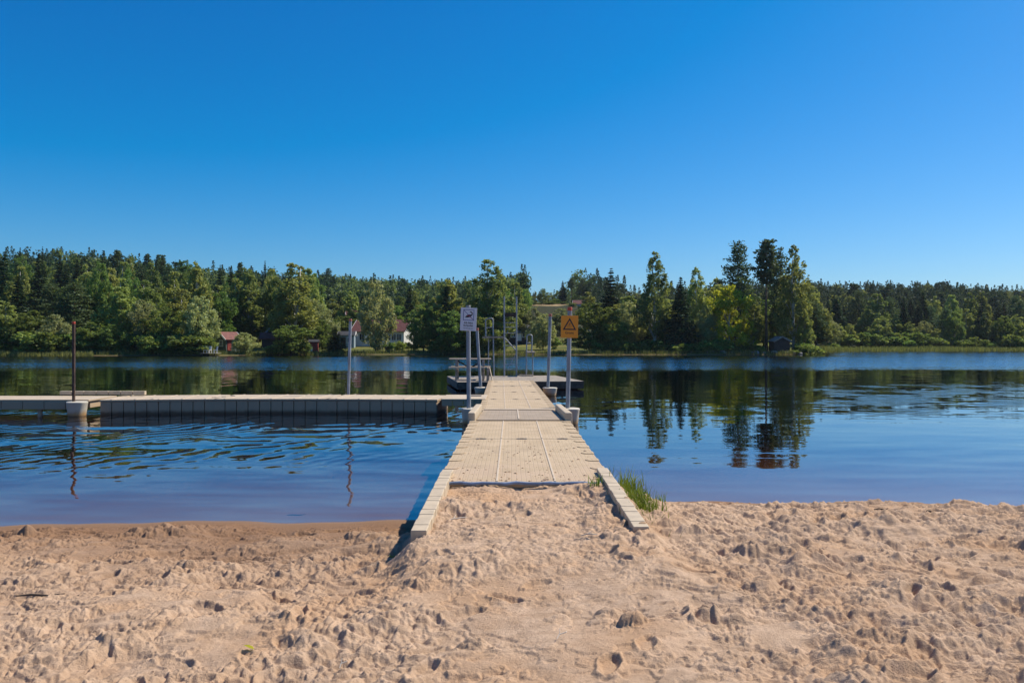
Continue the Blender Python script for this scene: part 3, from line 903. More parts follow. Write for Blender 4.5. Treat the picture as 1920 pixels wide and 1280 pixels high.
fish = [(-0.085, 0.048), (-0.06, 0.082), (-0.02, 0.108), (0.03, 0.118), (0.062, 0.112), (0.075, 0.125), (0.070, 0.155), (0.035, 0.168), (0.018, 0.182), (0.045, 0.190), (0.082, 0.180), (0.098, 0.145), (0.092, 0.105), (0.072, 0.085), (0.040, 0.062), (0.0, 0.046), (-0.045, 0.040)]
flat(fish, Yf - 0.0016, Yf).build("fish_symbol", "sign_black", bd)
rd = MB()
for (cx, cz, l, a) in [(-0.012, 0.092, 0.085, -28), (0.045, 0.055, 0.10, 43), (0.020, 0.075, 0.06, 35)]:
    rd.box((cx, Yf - 0.0042, cz), (l, 0.0012, 0.009), (0, R(a), 0))
rd.build("red_strokes", "sign_red", bd)
text_mesh("lettering", "Allt fiske", 0.062, "sign_black", bd, (0, Yf - 0.0008, -0.088), bold=0.0012)
text_mesh("lettering", "förbjudet", 0.062, "sign_black", bd, (0, Yf - 0.0008, -0.152), bold=0.0012)
text_mesh("lettering", "No fishing allowed", 0.030, "sign_black", bd, (0, Yf - 0.0008, -0.218), bold=0.0004)

# yellow sign: shallow water
ysn = post("shallow_water_sign", "yellow warning sign with a black triangle on a grey post", "sign", 1.345, 19.30, 0.385, 2.83, 0.055, 0.052, "galvanised_steel", 0.085, "red_plastic", True, 0.05)
yb = MB().box((0, 0, 0), (0.415, 0.024, 0.535)).build("sign_board", "sign_yellow", ysn, bevel=0.003)
yb.location = (0.042, -0.080, 2.355)
yb.rotation_euler = (0, R(1.2), R(3))
Yf = -0.0126
to = [(-0.165, -0.078), (0.165, -0.078), (0.0, 0.215)]
ti = [(-0.113, -0.047), (0.113, -0.047), (0.0, 0.153)]
tri = MB()
for i in range(3):
    j = (i + 1) % 3
    tri.prism([to[i], to[j], ti[j], ti[i]], 'y', Yf - 0.0016, Yf)
tri.build("warning_triangle", "sign_black", yb)
pi_ = MB()
for (cx, cz, l, a, w) in [(-0.005, 0.062, 0.05, 62, 0.012), (0.012, 0.052, 0.04, -40, 0.010), (-0.022, 0.048, 0.036, 20, 0.009)]:
    pi_.box((cx, Yf - 0.0008, cz), (l, 0.0014, w), (0, R(a), 0))
pi_.prism([(0.012 + 0.011 * math.cos(q * 0.628), 0.088 + 0.011 * math.sin(q * 0.628)) for q in range(10)], 'y', Yf - 0.0016, Yf)
pi_.build("bather_symbol", "sign_black", yb)
wv = MB()
for zz in (0.012, -0.018):
    for i in range(6):
        wv.box((-0.055 + 0.019 * i, Yf - 0.0008, zz + (0.003 if i % 2 else -0.003)), (0.021, 0.0014, 0.006), (0, R(14 if i % 2 else -14), 0))
wv.build("wave_symbol", "sign_black", yb)
text_mesh("lettering", "Grunt", 0.085, "sign_black", yb, (0, Yf - 0.0008, -0.148), bold=0.0008)

# ------------------------------------------------------------------ bathing platform with its furniture
PZ = 0.35
plat = thing("swim_platform", "grey wooden bathing platform at the far end of the walkway", "platform", (-0.05, 35.55, 0), R(9))
pm = MB()
for i in range(36):
    pm.box((0, -2.72 + 0.1555 * i, PZ - 0.02), (5.26, 0.143, 0.04))
pm.build("plank_deck", "grey_wood", plat)
MB().box((0, -2.79, PZ - 0.155), (5.26, 0.05, 0.29)).box((2.62, 0, PZ - 0.165), (0.05, 5.5, 0.25)).box((-2.62, 0, PZ - 0.165), (0.05, 5.5, 0.25)).box((0, 2.76, PZ - 0.165), (5.26, 0.05, 0.25)).build("side_beam", "dark_brown_wood", plat)
MB().box((0, 0, 0.0), (4.9, 4.9, 0.30)).build("float_body", "dark_rubber", plat)

tb = thing("picnic_table", "weathered wooden picnic table standing on the bathing platform", "picnic table", (-1.80, 34.3, PZ), R(1))
tm = MB()
for i in range(5):
    tm.box((0, -0.30 + 0.15 * i, 0.90), (1.80, 0.142, 0.04))
tm.build("table_top", "pale_wood", tb)
for s_ in (-1, 1):
    MB().box((0, s_ * 0.78 - 0.07, 0.55), (1.74, 0.13, 0.04)).box((0, s_ * 0.78 + 0.07, 0.55), (1.74, 0.13, 0.04)).build("bench_seat", "pale_wood", tb)
for s_ in (-1, 1):
    x0 = s_ * 0.57
    for q in (-1, 1):
        MB().box((x0, q * 0.50, 0.44), (0.09, 0.10, 0.97), (R(q * 24), 0, 0)).build("leg", "weathered_wood", tb)
    MB().box((x0, 0, 0.50), (0.05, 1.80, 0.10)).box((x0, 0, 0.84), (0.05, 0.74, 0.09)).build("cross_beam", "weathered_wood", tb)
    MB().tube([(x0, 0.0, 0.84), (0.02 * s_, 0.0, 0.52)], 0.028, 8).build("diagonal_brace", "dark_wood", tb)
MB().box((0, 0, 0.53), (1.10, 0.06, 0.05)).build("stretcher", "weathered_wood", tb)

tr_ = thing("board_trestle", "pale slanted trestle of boards beside the right end of picnic table", "trestle", (-0.93, 33.2, PZ))
MB().box((-0.07, 0, 0.27), (0.10, 0.55, 0.58), (0, R(3), 0)).build("upright_board", "weathered_wood", tr_)
MB().box((0.055, 0, 0.275), (0.03, 0.55, 0.60), (0, R(-13), 0)).build("slanted_board", "pale_wood", tr_)

tw = thing("diving_tower", "tall tubular steel diving tower with a high and a lower platform", "diving tower", (0, 38.0, PZ))
xL, xR = -0.370, 0.214
S38 = 38.0 / F
def z38(py): return CAM_Z + (640 - py) * S38 - PZ
def x38(px): return (px - 960) * S38
MB().tube([(xL, 0, 0), (xL, 0, z38(556))], 0.036, 10).build("upright", "galvanised_steel", tw, True)
MB().tube([(xR, 0, 0), (xR, 0, z38(556))], 0.036, 10).build("upright", "galvanised_steel", tw, True)
for xx in (xL, xR):
    MB().tube([(xx, 0.06, z38(586)), (xx, 0.5, z38(583)), (xx, 1.5, z38(584)), (xx, 1.52, z38(640)), (xx, 1.50, -0.5)], 0.028, 8).build("rear_frame", "galvanised_steel", tw, True)
MB().box(((xL + xR) / 2, 0.72, z38(588.5)), (xR - xL - 0.06, 1.5, 0.10)).box(((xL + xR) / 2, 0.03, z38(590)), (xR - xL - 0.06, 0.05, 0.20)).build("upper_platform", "dark_wood", tw)
for py in (605, 613.6, 624.5, 648, 672.5, 683, 693):
    MB().tube([(xL, 0, z38(py)), (xR, 0, z38(py))], 0.019, 8).build("rung", "galvanised_steel", tw, True)
MB().tube([(x38(947), 0.03, z38(634)), (x38(967), 0.03, z38(656.5))], 0.028, 8).build("brace", "galvanised_steel", tw, True)
MB().tube([(x38(967.6), 0.03, z38(663)), (x38(952.5), 0.03, z38(690))], 0.020, 8).build("brace", "galvanised_steel", tw, True)
MB().box((x38(925), 0.25, z38(632)), (1.03, 0.62, 0.09)).build("lower_platform", "grey_wood", tw)
MB().tube([(x38(911), 0.02, z38(634)), (x38(910.4), 0.02, z38(604)), (x38(910.8), 0.02, z38(600)), (x38(913), 0.02, z38(598)), (x38(921.5), 0.02, z38(596.5)), (x38(923.5), 0.02, z38(597.5)), (x38(924.4), 0.02, z38(601)), (x38(926), 0.02, z38(706))], 0.032, 10).build("handrail", "galvanised_steel", tw, True)
MB().tube([(x38(911), 0.02, z38(615)), (x38(924.7), 0.02, z38(613))], 0.022, 8).build("handrail_bar", "galvanised_steel", tw, True)
MB().tube([(x38(915.5), 0.4, z38(635)), (x38(915.5), 0.4, 0)], 0.025, 8).build("support_leg", "galvanised_steel", tw, True)

sb = thing("springboard", "low springboard with a hooped steel rail right of the diving tower", "springboard", (0.86, 38.0, PZ))
def xs(px): return (px - 960) * S38 - 0.86
MB().tube([(xs(986.6), 0, 0), (xs(987.8), 0, z38(632)), (xs(988.6), 0, z38(629)), (xs(990.2), 0, z38(627.6)), (xs(995.6), 0, z38(627.6)), (xs(997.2), 0, z38(629)), (xs(997.8), 0, z38(632)), (xs(996.8), 0, z38(659))], 0.030, 10).build("hoop_rail", "galvanised_steel", sb, True)
MB().tube([(xs(987.4), 0, z38(643)), (xs(997.4), 0, z38(643))], 0.022, 8).build("crossbar", "galvanised_steel", sb, True)
MB().tube([(xs(998.7), 0, z38(660)), (xs(998.7), 0, 0)], 0.030, 8).build("leg", "galvanised_steel", sb, True)
MB().box((xs(995), 0.8, z38(660.3)), (0.42, 2.4, 0.06)).build("board", "grey_wood", sb)
MB().box((xs(987), -0.05, 0.035), (0.66, 0.25, 0.07)).build("base_plank", "pale_wood", sb)

# ------------------------------------------------------------------ things on the near sand
def blade_mesh(n, rad_x, rad_y, hmin, hmax, seed, width=0.006):
    r = np.random.default_rng(seed)
    V = []; Fq = []
    for i in range(n):
        bx0 = r.normal(0, rad_x); by0 = r.normal(0, rad_y)
        h = r.uniform(hmin, hmax); az = r.uniform(0, 2 * math.pi); bend = r.uniform(0.1, 0.75) * h
        w = width * r.uniform(0.6, 1.3)
        ax, ay = math.cos(az), math.sin(az)
        pa = az + math.pi / 2 + r.normal(0, 0.6)
        wx, wy = math.cos(pa), math.sin(pa)
        b = len(V)
        for k in range(5):
            u = k / 4
            cx = bx0 + ax * bend * u ** 1.9; cy = by0 + ay * bend * u ** 1.9; cz = h * (u - 0.22 * u * u * bend / h)
            ww = w * (1 - u) ** 0.7 + 0.0006
            V += [(cx - wx * ww, cy - wy * ww, cz), (cx + wx * ww, cy + wy * ww, cz)]
        for k in range(4):
            Fq.append((b + 2 * k, b + 2 * k + 1, b + 2 * k + 3, b + 2 * k + 2))
    return V, Fq
g = obj("grass_tuft", mesh_np("grass_tuft", *blade_mesh(900, 0.085, 0.48, 0.04, 0.19, 5, 0.0050), M["grass_blades"]), None, (1.19, 7.75, sandz(1.25, 7.75) - 0.02))
g.rotation_euler = (0, 0, -0.02)
tag(g, "long strip of green grass along the outside of the right kerb", "grass tuft")
g = obj("grass_tuft", mesh_np("grass_tuft", *blade_mesh(34, 0.04, 0.05, 0.04, 0.13, 8, 0.005), M["grass_blades"]), None, (0.86, 8.12, sandz(0.86, 8.12) - 0.01))
tag(g, "small green grass tuft in the corner inside the right kerb", "grass tuft")
g = obj("grass_tuft", mesh_np("grass_tuft", *blade_mesh(36, 0.07, 0.05, 0.12, 0.36, 9, 0.0045), M["grass_blades"]), None, (1.20, 8.45, sandz(1.20, 8.45) - 0.02))
tag(g, "few tall thin grass stems at the far end of the right kerb", "grass tuft")
g = obj("grass_tuft", mesh_np("grass_tuft", *blade_mesh(14, 0.03, 0.03, 0.06, 0.15, 10, 0.004), M["grass_blades"]), None, (at(1243, 8.9), 8.9, sandz(at(1243, 8.9), 8.9) - 0.005))
tag(g, "sparse sprig of grass alone on the sand right of the kerb", "grass tuft")
g = obj("seedling", mesh_np("seedling", *blade_mesh(22, 0.025, 0.02, 0.02, 0.06, 12, 0.008), M["grass_blades"]), None, (at(736, 6.35), 6.35, sandz(at(736, 6.35), 6.35)))
tag(g, "tiny green seedling on the sand at the left kerb's near end", "seedling")

def twig(px, D, l, a, label, r=0.005):
    x = at(px, D); z = sandz(x, D) + 0.018
    pts_ = [(-l / 2, 0, 0.0), (-l / 6, 0.01, 0.012), (l / 5, -0.006, 0.018), (l / 2, 0.012, 0.012)]
    m = MB().tube(pts_, [r * 0.7, r, r, r * 0.5], 6).tube([(-l / 8, 0.01, 0.012), (l * 0.12, 0.07 * l / 0.2, 0.03)], [r * 0.7, r * 0.4], 6)
    o = m.build("twig", "dry_twig", None, True)
    o.location = (x, D, z); o.rotation_euler = (0, 0, a)
    tag(o, label, "twig")
twig(856, 6.75, 0.20, 0.5, "pale dry twig lying on the sand between the two kerbs")
twig(1105, 5.95, 0.12, -0.3, "short pale twig lying by footprints in front of right kerb")
twig(645, 3.85, 0.06, 1.0, "small pale twig at the bottom left of the trampled sand", 0.003)
twig(1055, 4.05, 0.09, 0.8, "thin brown twig on the smooth sand near the bottom centre", 0.003)
def stick(px, py, l, a, mat, label, r=0.008):
    D = 9.5
    for _ in range(12):
        D = (CAM_Z - sandz(at(px, D), D)) * F / (py - 640.0)
    x = at(px, D); z = sandz(x, D) + r * 0.8
    m = MB().tube([(-l / 2, 0, 0), (-l / 5, 0.012, 0.004), (l / 6, -0.008, 0.002), (l / 2, 0.014, 0.006)], [r * 0.6, r, r * 0.9, r * 0.4], 6)
    o = m.build("stick", mat, None, True)
    o.location = (x, D, z); o.rotation_euler = (0, 0, a)
    tag(o, label, "stick")
stick(1653, 956, 0.16, 0.1, "bark", "short dark stick on the damp sand of the right shore")
stick(1790, 951, 0.40, -0.12, "bark", "long thin dark stick along the right waterline", 0.006)
stick(1742, 961, 0.06, 0.5, "bark", "crumb sized piece of bark right of the short dark stick", 0.014)
stick(75, 1113, 0.30, 0.05, "bark", "long dark stick half buried in the left sand", 0.007)
stick(555, 966, 0.22, 0.08, "bark", "thin dark stick at the left waterline", 0.006)
lf = MB().add([(0, -0.03, 0.004), (0.014, -0.01, 0.010), (0.012, 0.012, 0.012), (0, 0.035, 0.006), (-0.012, 0.012, 0.012), (-0.014, -0.01, 0.010), (0, 0, 0.003)], [(0, 1, 6), (1, 2, 6), (2, 3, 6), (3, 4, 6), (4, 5, 6), (5, 0, 6)])
lo = lf.build("fallen_leaf", "yellow_leaves")
lo.location = (at(467, 4.05), 4.05, sandz(at(467, 4.05), 4.05) + 0.012); lo.rotation_euler = (0.2, 0.1, 1.3)
tag(lo, "single yellow green leaf lying on the left sand", "leaf")
# sand carried onto the first boards
r = np.random.default_rng(3)
sc_ = MB()
for i in range(300):
    yy = 8.32 + 3.6 * r.random() ** 1.9
    xx = 0.147 + r.uniform(-0.80, 0.84)
    s_ = 0.003 + 0.012 * r.random() ** 2.2
    n_ = 7
    a0 = r.uniform(0, 6)
    ring = [(xx + s_ * 1.6 * math.cos(a0 + q * 0.9) * r.uniform(0.6, 1.2), yy + s_ * 1.3 * math.sin(a0 + q * 0.9) * r.uniform(0.6, 1.2), 0.5405) for q in range(n_)]
    top_ = [((p[0] - xx) * 0.45 + xx, (p[1] - yy) * 0.45 + yy, 0.5405 + s_ * 0.7) for p in ring]
    sc_.add(ring + top_, [[q, (q + 1) % n_, n_ + (q + 1) % n_, n_ + q] for q in range(n_)] + [[n_ + q for q in range(n_)]])
so = sc_.build("sand_crumbs", sand)
tag(so, "crumbs of sand trodden onto the near end of the walkway", None, None, "stuff")

# ------------------------------------------------------------------ buildings across the lake
def house(name, label, cat, px, D, w, d, hw, hr, rot, wallm, roofm, trimm, zadd=0.0, windows=(), doors=(), over=0.35, chimney=False, wall2=None):
    """ridge runs along local x; w along the ridge, d across; front is local -y"""
    x = at(px, D)
    z = gz(x, D) + zadd
    root = thing(name, label, cat, (x, D, z), R(rot))
    wm = MB().prism([(-d / 2, -0.6), (d / 2, -0.6), (d / 2, hw), (0, hw + hr), (-d / 2, hw)], 'x', -w / 2, w / 2)
    wm.build("wall", wallm, root)
    rl = math.hypot(d / 2, hr); an = math.atan2(hr, d / 2)
    e = over / math.cos(an)
    rf = MB()
    for s_ in (-1, 1):
        L = rl + e
        c = Vector((0, s_ * (L / 2 * math.cos(an)), hw + hr - L / 2 * math.sin(an) + 0.09))
        rf.box(c, (w + 2 * over, L, 0.10), (-s_ * an, 0, 0))
    ro = rf.build("roof", roofm, root)
    if trimm:
        for sx in (-1, 1):
            for s_ in (-1, 1):
                L = rl + e
                c = Vector((sx * (w / 2 + over + 0.025), s_ * (L / 2 * math.cos(an)), hw + hr - L / 2 * math.sin(an) + 0.05))
                MB().box(c, (0.05, L, 0.24), (-s_ * an, 0, 0)).build("barge_board", trimm, root)
    if chimney:
        MB().box((w * 0.2, 0.3, hw + hr + 0.25), (0.6, 0.6, 1.0)).build("chimney", "brown_paint", ro)
    for (side, u, v, ww, hh) in windows:
        if side == 'f': c = (u, -d / 2 - 0.02, v); rz = 0
        elif side == 'r': c = (w / 2 + 0.02, u, v); rz = math.pi / 2
        elif side == 'b': c = (u, d / 2 + 0.02, v); rz = math.pi
        else: c = (-w / 2 - 0.02, u, v); rz = -math.pi / 2
        f = MB().box((0, 0, hh / 2 + 0.04), (ww + 0.2, 0.08, 0.1)).box((0, 0, -hh / 2 - 0.04), (ww + 0.2, 0.08, 0.1)).box((ww / 2 + 0.04, 0, 0), (0.1, 0.08, hh)).box((-ww / 2 - 0.04, 0, 0), (0.1, 0.08, hh)).box((0, 0, 0), (0.06, 0.07, hh)).build("window", "white_paint", root, loc=c)
        f.rotation_euler = (0, 0, rz)
        MB().box((0, 0.01, 0), (ww, 0.03, hh)).build("pane", "window_glass", f)
    for (side, u, ww, hh, dm) in doors:
        c = (u, -d / 2 - 0.03, hh / 2) if side == 'f' else ((u, d / 2 + 0.03, hh / 2) if side == 'b' else (w / 2 + 0.03, u, hh / 2))
        o = MB().box((0, 0, 0), (ww, 0.06, hh)).box((0, -0.035, 0.3), (ww * 0.6, 0.02, hh * 0.3)).build("door", dm, root, loc=c)
        if side == 'b': o.rotation_euler = (0, 0, math.pi)
        if side == 'r': o.rotation_euler = (0, 0, math.pi / 2)
    return root
house("villa", "long white house with red tiled roof on the lawn behind a tree", "house", 720, 143, 9.6, 4.6, 2.6, 1.75, -15, "white_paint", "red_tile", "white_paint", 0.15,
      [('f', 1.9, 1.35, 0.8, 1.1), ('f', 2.9, 1.35, 0.8, 1.1), ('f', 3.9, 1.35, 0.8, 1.1), ('f', -3.2, 1.4, 0.9, 1.1), ('r', 0.7, 1.4, 0.9, 1.0)], [('f', 0.2, 0.9, 2.0, "brown_paint")], 0.5, True)
house("hill_house", "small red roof showing above the villa near the leaning post", "house", 662, 172, 2.6, 4.0, 2.6, 1.5, 15, "white_paint", "red_tile", "white_paint", 1.6, [('f', 0, 1.5, 1.0, 1.0)])
house("cottage", "shoreline cottage with red tiled roof and red door behind round bush", "cottage", 427, 121, 2.6, 2.5, 1.75, 0.95, -122, "green_paint", "red_tile", "white_paint", 0.1, [('r', 0.2, 1.1, 0.6, 0.8)], [('b', 0.7, 0.7, 1.6, "red_paint")], 0.3)
house("boathouse", "dark house with pale roof edge, small red roof in front", "house", 522, 136, 6.0, 4.6, 2.3, 2.2, -70, "brown_paint", "dark_roof", "blue_grey_paint", 0.0, [('f', 0, 1.3, 0.9, 0.9)])
house("outbuilding", "low brown outbuilding with red tiled roof left of the dark house", "outbuilding", 508, 131, 2.6, 2.4, 1.5, 0.8, 10, "brown_paint", "red_tile", "brown_paint", 0.2)
house("shed", "little red shed with a dark roof on the lawn edge", "shed", 589, 124.5, 1.25, 1.3, 1.55, 0.30, 10, "red_paint", "dark_roof", "brown_paint", 0.1, (), [('f', -0.38, 0.35, 0.9, "white_paint")], 0.15)
house("shed", "pale blue grey shed beside the left end of the villa", "shed", 651, 138, 2.6, 2.6, 2.0, 0.6, 5, "blue_grey_paint", "dark_roof", "white_paint", 0.1, [('f', 0.5, 1.2, 0.6, 0.8)], [('f', -0.5, 0.8, 1.7, "brown_paint")], 0.2)
house("lakeside_house", "dark brown house with grey sheet roof behind the diving tower", "house", 972, 150, 3.6, 4.4, 1.6, 1.7, 3, "brown_paint", "grey_sheet_roof", "white_paint", 0.5, [('f', -1.1, 1.1, 0.8, 0.8), ('f', 1.1, 1.1, 0.8, 0.8)], [('f', 0, 0.9, 1.7, "white_paint")])
house("farmhouse", "tiny pinkish house with red roof far up by the dry field", "house", 1086, 272, 3.6, 3.4, 1.3, 1.2, -12, "white_paint", "red_tile", "white_paint", -0.9, [('f', -0.8, 0.6, 0.8, 0.7)])
house("boat_shed", "small dark gabled boat shed between the tall pines on the point", "shed", 1461, 124.2, 3.0, 2.35, 1.75, 0.65, 88, "brown_paint", "grey_sheet_roof", "grey_wood", 0.0, (), (), 0.2)

# little landing stage with white chairs by the cottage
ls = thing("landing_stage", "small dark landing stage on the shore left of the cottage", "landing stage", (at(394, 112.2), 112.2, 0))
ld = MB()
for i in range(9):
    ld.box((-1.12 + 0.28 * i, 0, 0.34), (0.26, 1.8, 0.05))
ld.build("plank_deck", "grey_wood", ls)
for sx in (-0.9, 0, 0.9):
    MB().tube([(sx, -0.8, -0.8), (sx, -0.8, 0.32)], 0.06, 8).build("pile", "dark_wood", ls)
def chair(x, y, z, rz, label, cat="garden chair", name="garden_chair"):
    c = thing(name, label, cat, (x, y, z), rz, "white garden chairs")
    MB().box((0, 0, 0.42), (0.5, 0.5, 0.05)).build("seat", "white_paint", c)
    MB().box((0, 0.25, 0.70), (0.5, 0.05, 0.52), (R(-12), 0, 0)).build("backrest", "white_paint", c)
    for sx in (-1, 1):
        for sy in (-1, 1):
            MB().box((sx * 0.22, sy * 0.21, 0.2), (0.05, 0.05, 0.40)).build("leg", "white_paint", c)
chair(at(385, 112.3), 112.3, 0.365, 0.4, "white garden chair at the left end of the landing stage")
chair(at(392, 112.6), 112.6, 0.365, -0.3, "white garden chair in the middle of the landing stage")
chair(at(404, 112.4), 112.4, 0.365, -0.9, "white garden chair at the right end of the landing stage")
def lawn_table(px, D, label, w=1.9):
    x = at(px, D)
    t = thing("garden_table", label, "table", (x, D, gz(x, D)))
    MB().box((0, 0, 0.74), (w, 0.8, 0.06)).build("table_top", "dark_wood", t)
    for s_ in (-1, 1):
        MB().box((0, s_ * 0.75, 0.45), (w, 0.28, 0.05)).build("bench_seat", "dark_wood", t)
        MB().box((s_ * w * 0.36, 0, 0.37), (0.1, 0.7, 0.74)).box((s_ * w * 0.36, 0, 0.40), (0.08, 1.6, 0.08)).build("leg", "dark_wood", t)
lawn_table(716, 127, "dark picnic table on the lawn under the villa's tree")
chair(at(738, 131), 131, gz(at(738, 131), 131), 0.3, "white garden chair on the lawn in front of the villa")
# ------------------------------------------------------------------ trees
def tube_np(pts, radii, n=6):
    m = MB().tube(pts, list(radii), n)
    return np.array([tuple(v) for v in m.v]), m.f
def leaves(P, size, r, up=0.5, elong=1.5, axis=None):
    """rhombic sprays of foliage, one per point"""
    n = len(P)
    nm = r.normal(size=(n, 3)); nm[:, 2] += up
    nm /= np.linalg.norm(nm, axis=1, keepdims=True) + 1e-9
    t = r.normal(size=(n, 3)) if axis is None else axis + 0.35 * r.normal(size=(n, 3))
    t -= nm * (t * nm).sum(1, keepdims=True)
    t /= np.linalg.norm(t, axis=1, keepdims=True) + 1e-9
    b = np.cross(nm, t)
    s = size * r.uniform(0.6, 1.35, size=(n, 1))
    V = np.empty((n, 4, 3))
    V[:, 0] = P - t * s; V[:, 1] = P + b * s / elong; V[:, 2] = P + t * s; V[:, 3] = P - b * s / elong
    Fq = np.arange(4 * n).reshape(n, 4)
    return V.reshape(-1, 3), Fq
def poly_mesh(name, V, faces, mat):
    me = bpy.data.meshes.new(name)
    me.from_pydata([tuple(v) for v in V], [], faces)
    me.materials.append(M[mat])
    me.polygons.foreach_set("use_smooth", np.ones(len(me.polygons), dtype=bool))
    return me
def profile(shape, u):
    if shape == 'oval': return np.sin(np.pi * np.clip(0.10 + 0.86 * u, 0, 1)) ** 0.75
    if shape == 'birch': return (np.clip(u / 0.30, 0, 1) ** 0.6) * np.clip(1.03 - u, 0, 1) ** 0.62 * 1.12
    if shape == 'round': return np.sqrt(np.clip(1 - (2 * u - 0.95) ** 2, 0.02, 1))
    if shape == 'lobed': return np.sqrt(np.clip(1 - (1.7 * u - 0.72) ** 2, 0.03, 1)) * (0.85 + 0.2 * np.sin(u * 11))
    return np.ones_like(u)
def broad_tree(seed, H, Rc, base, shape, nclump, per, leaf, droop=0.0, leafmat="birch_leaves", barkmat="bark", csize=0.22, low=0.0):
    r = np.random.default_rng(seed)
    u = np.empty(0)
    while len(u) < nclump:
        c_ = r.random(400); u = np.concatenate([u, c_[r.random(400) < (0.12 + 0.88 * np.clip(profile(shape, c_), 0, 1) ** 1.5)]])
    u = u[:nclump]
    a = r.uniform(0, 2 * np.pi, nclump)
    lob = 0.80 + 0.28 * np.sin(a * 2 + r.uniform(0, 6)) * r.random() + 0.18 * np.sin(a * 3 + u * 5)
    rad = profile(shape, u) * Rc * lob * np.sqrt(r.uniform(0.18, 1.0, nclump))
    zc = base * H + (1 - base) * H * u
    C = np.stack([rad * np.cos(a), rad * np.sin(a), zc], 1)
    cs = Rc * csize * r.uniform(0.55, 1.3, nclump) * (0.55 + 0.6 * np.clip(profile(shape, u), 0, 1))
    per_i = np.maximum(8, (per * (cs / cs.mean()) ** 1.6)).astype(int)
    idx = np.repeat(np.arange(nclump), per_i)
    q = r.normal(size=(len(idx), 3)); q /= np.linalg.norm(q, axis=1, keepdims=True)
    q *= (r.random((len(idx), 1)) ** 0.45)
    P = C[idx] + q * cs[idx][:, None] * np.array([0.92, 0.92, 1.0 if droop else 0.8])
    if droop:
        P[:, 2] -= droop * np.abs(r.normal(size=len(P))) * (rad[idx] / Rc)
    P[:, 2] = np.clip(P[:, 2], 0.25 + low, None)
    ax = None
    if droop:
        ax = np.zeros((len(P), 3)); ax[:, 2] = -1
    V, Fq = leaves(P, leaf, r, 0.45, 1.55, ax)
    crown = mesh_np("crown", V, Fq, M[leafmat])
    tv = []; tf = []
    def addt(pts, rr, n=6):
        v, f = tube_np(pts, rr, n); b = len(tv)
        tv.extend(v); tf.extend([[i + b for i in k] for k in f])
    k = 7
    wob = np.cumsum(r.normal(0, 0.012 * H, (k, 2)), 0) * 0.5
    tp = [(wob[i, 0] if i else 0, wob[i, 1] if i else 0, H * 0.93 * i / (k - 1) - (0.3 if i == 0 else 0)) for i in range(k)]
    tr0 = 0.0125 * H
    addt(tp, [tr0 * (1.25 if i == 0 else (1 - 0.9 * i / (k - 1))) for i in range(k)], 8)
    order = r.permutation(nclump)[:min(26, nclump)]
    for c in order:
        e = C[c]; z0 = max(0.12 * H, e[2] - 0.18 * H - 0.25 * rad[c])
        f = min(z0 / (0.93 * H), 0.98) * (k - 1); i0 = int(f); w = f - i0
        p0 = np.array(tp[i0]) * (1 - w) + np.array(tp[min(i0 + 1, k - 1)]) * w
        mid = (p0 + e) / 2 + np.array([0, 0, 0.04 * H])
        rr = max(0.02, tr0 * 0.42 * (1 - z0 / H))
        addt([p0, mid, e], [rr, rr * 0.65, rr * 0.25], 5)
    trunk = poly_mesh("trunk", tv, tf, barkmat)
    return dict(H=H, R=Rc, crown=crown, trunk=trunk)
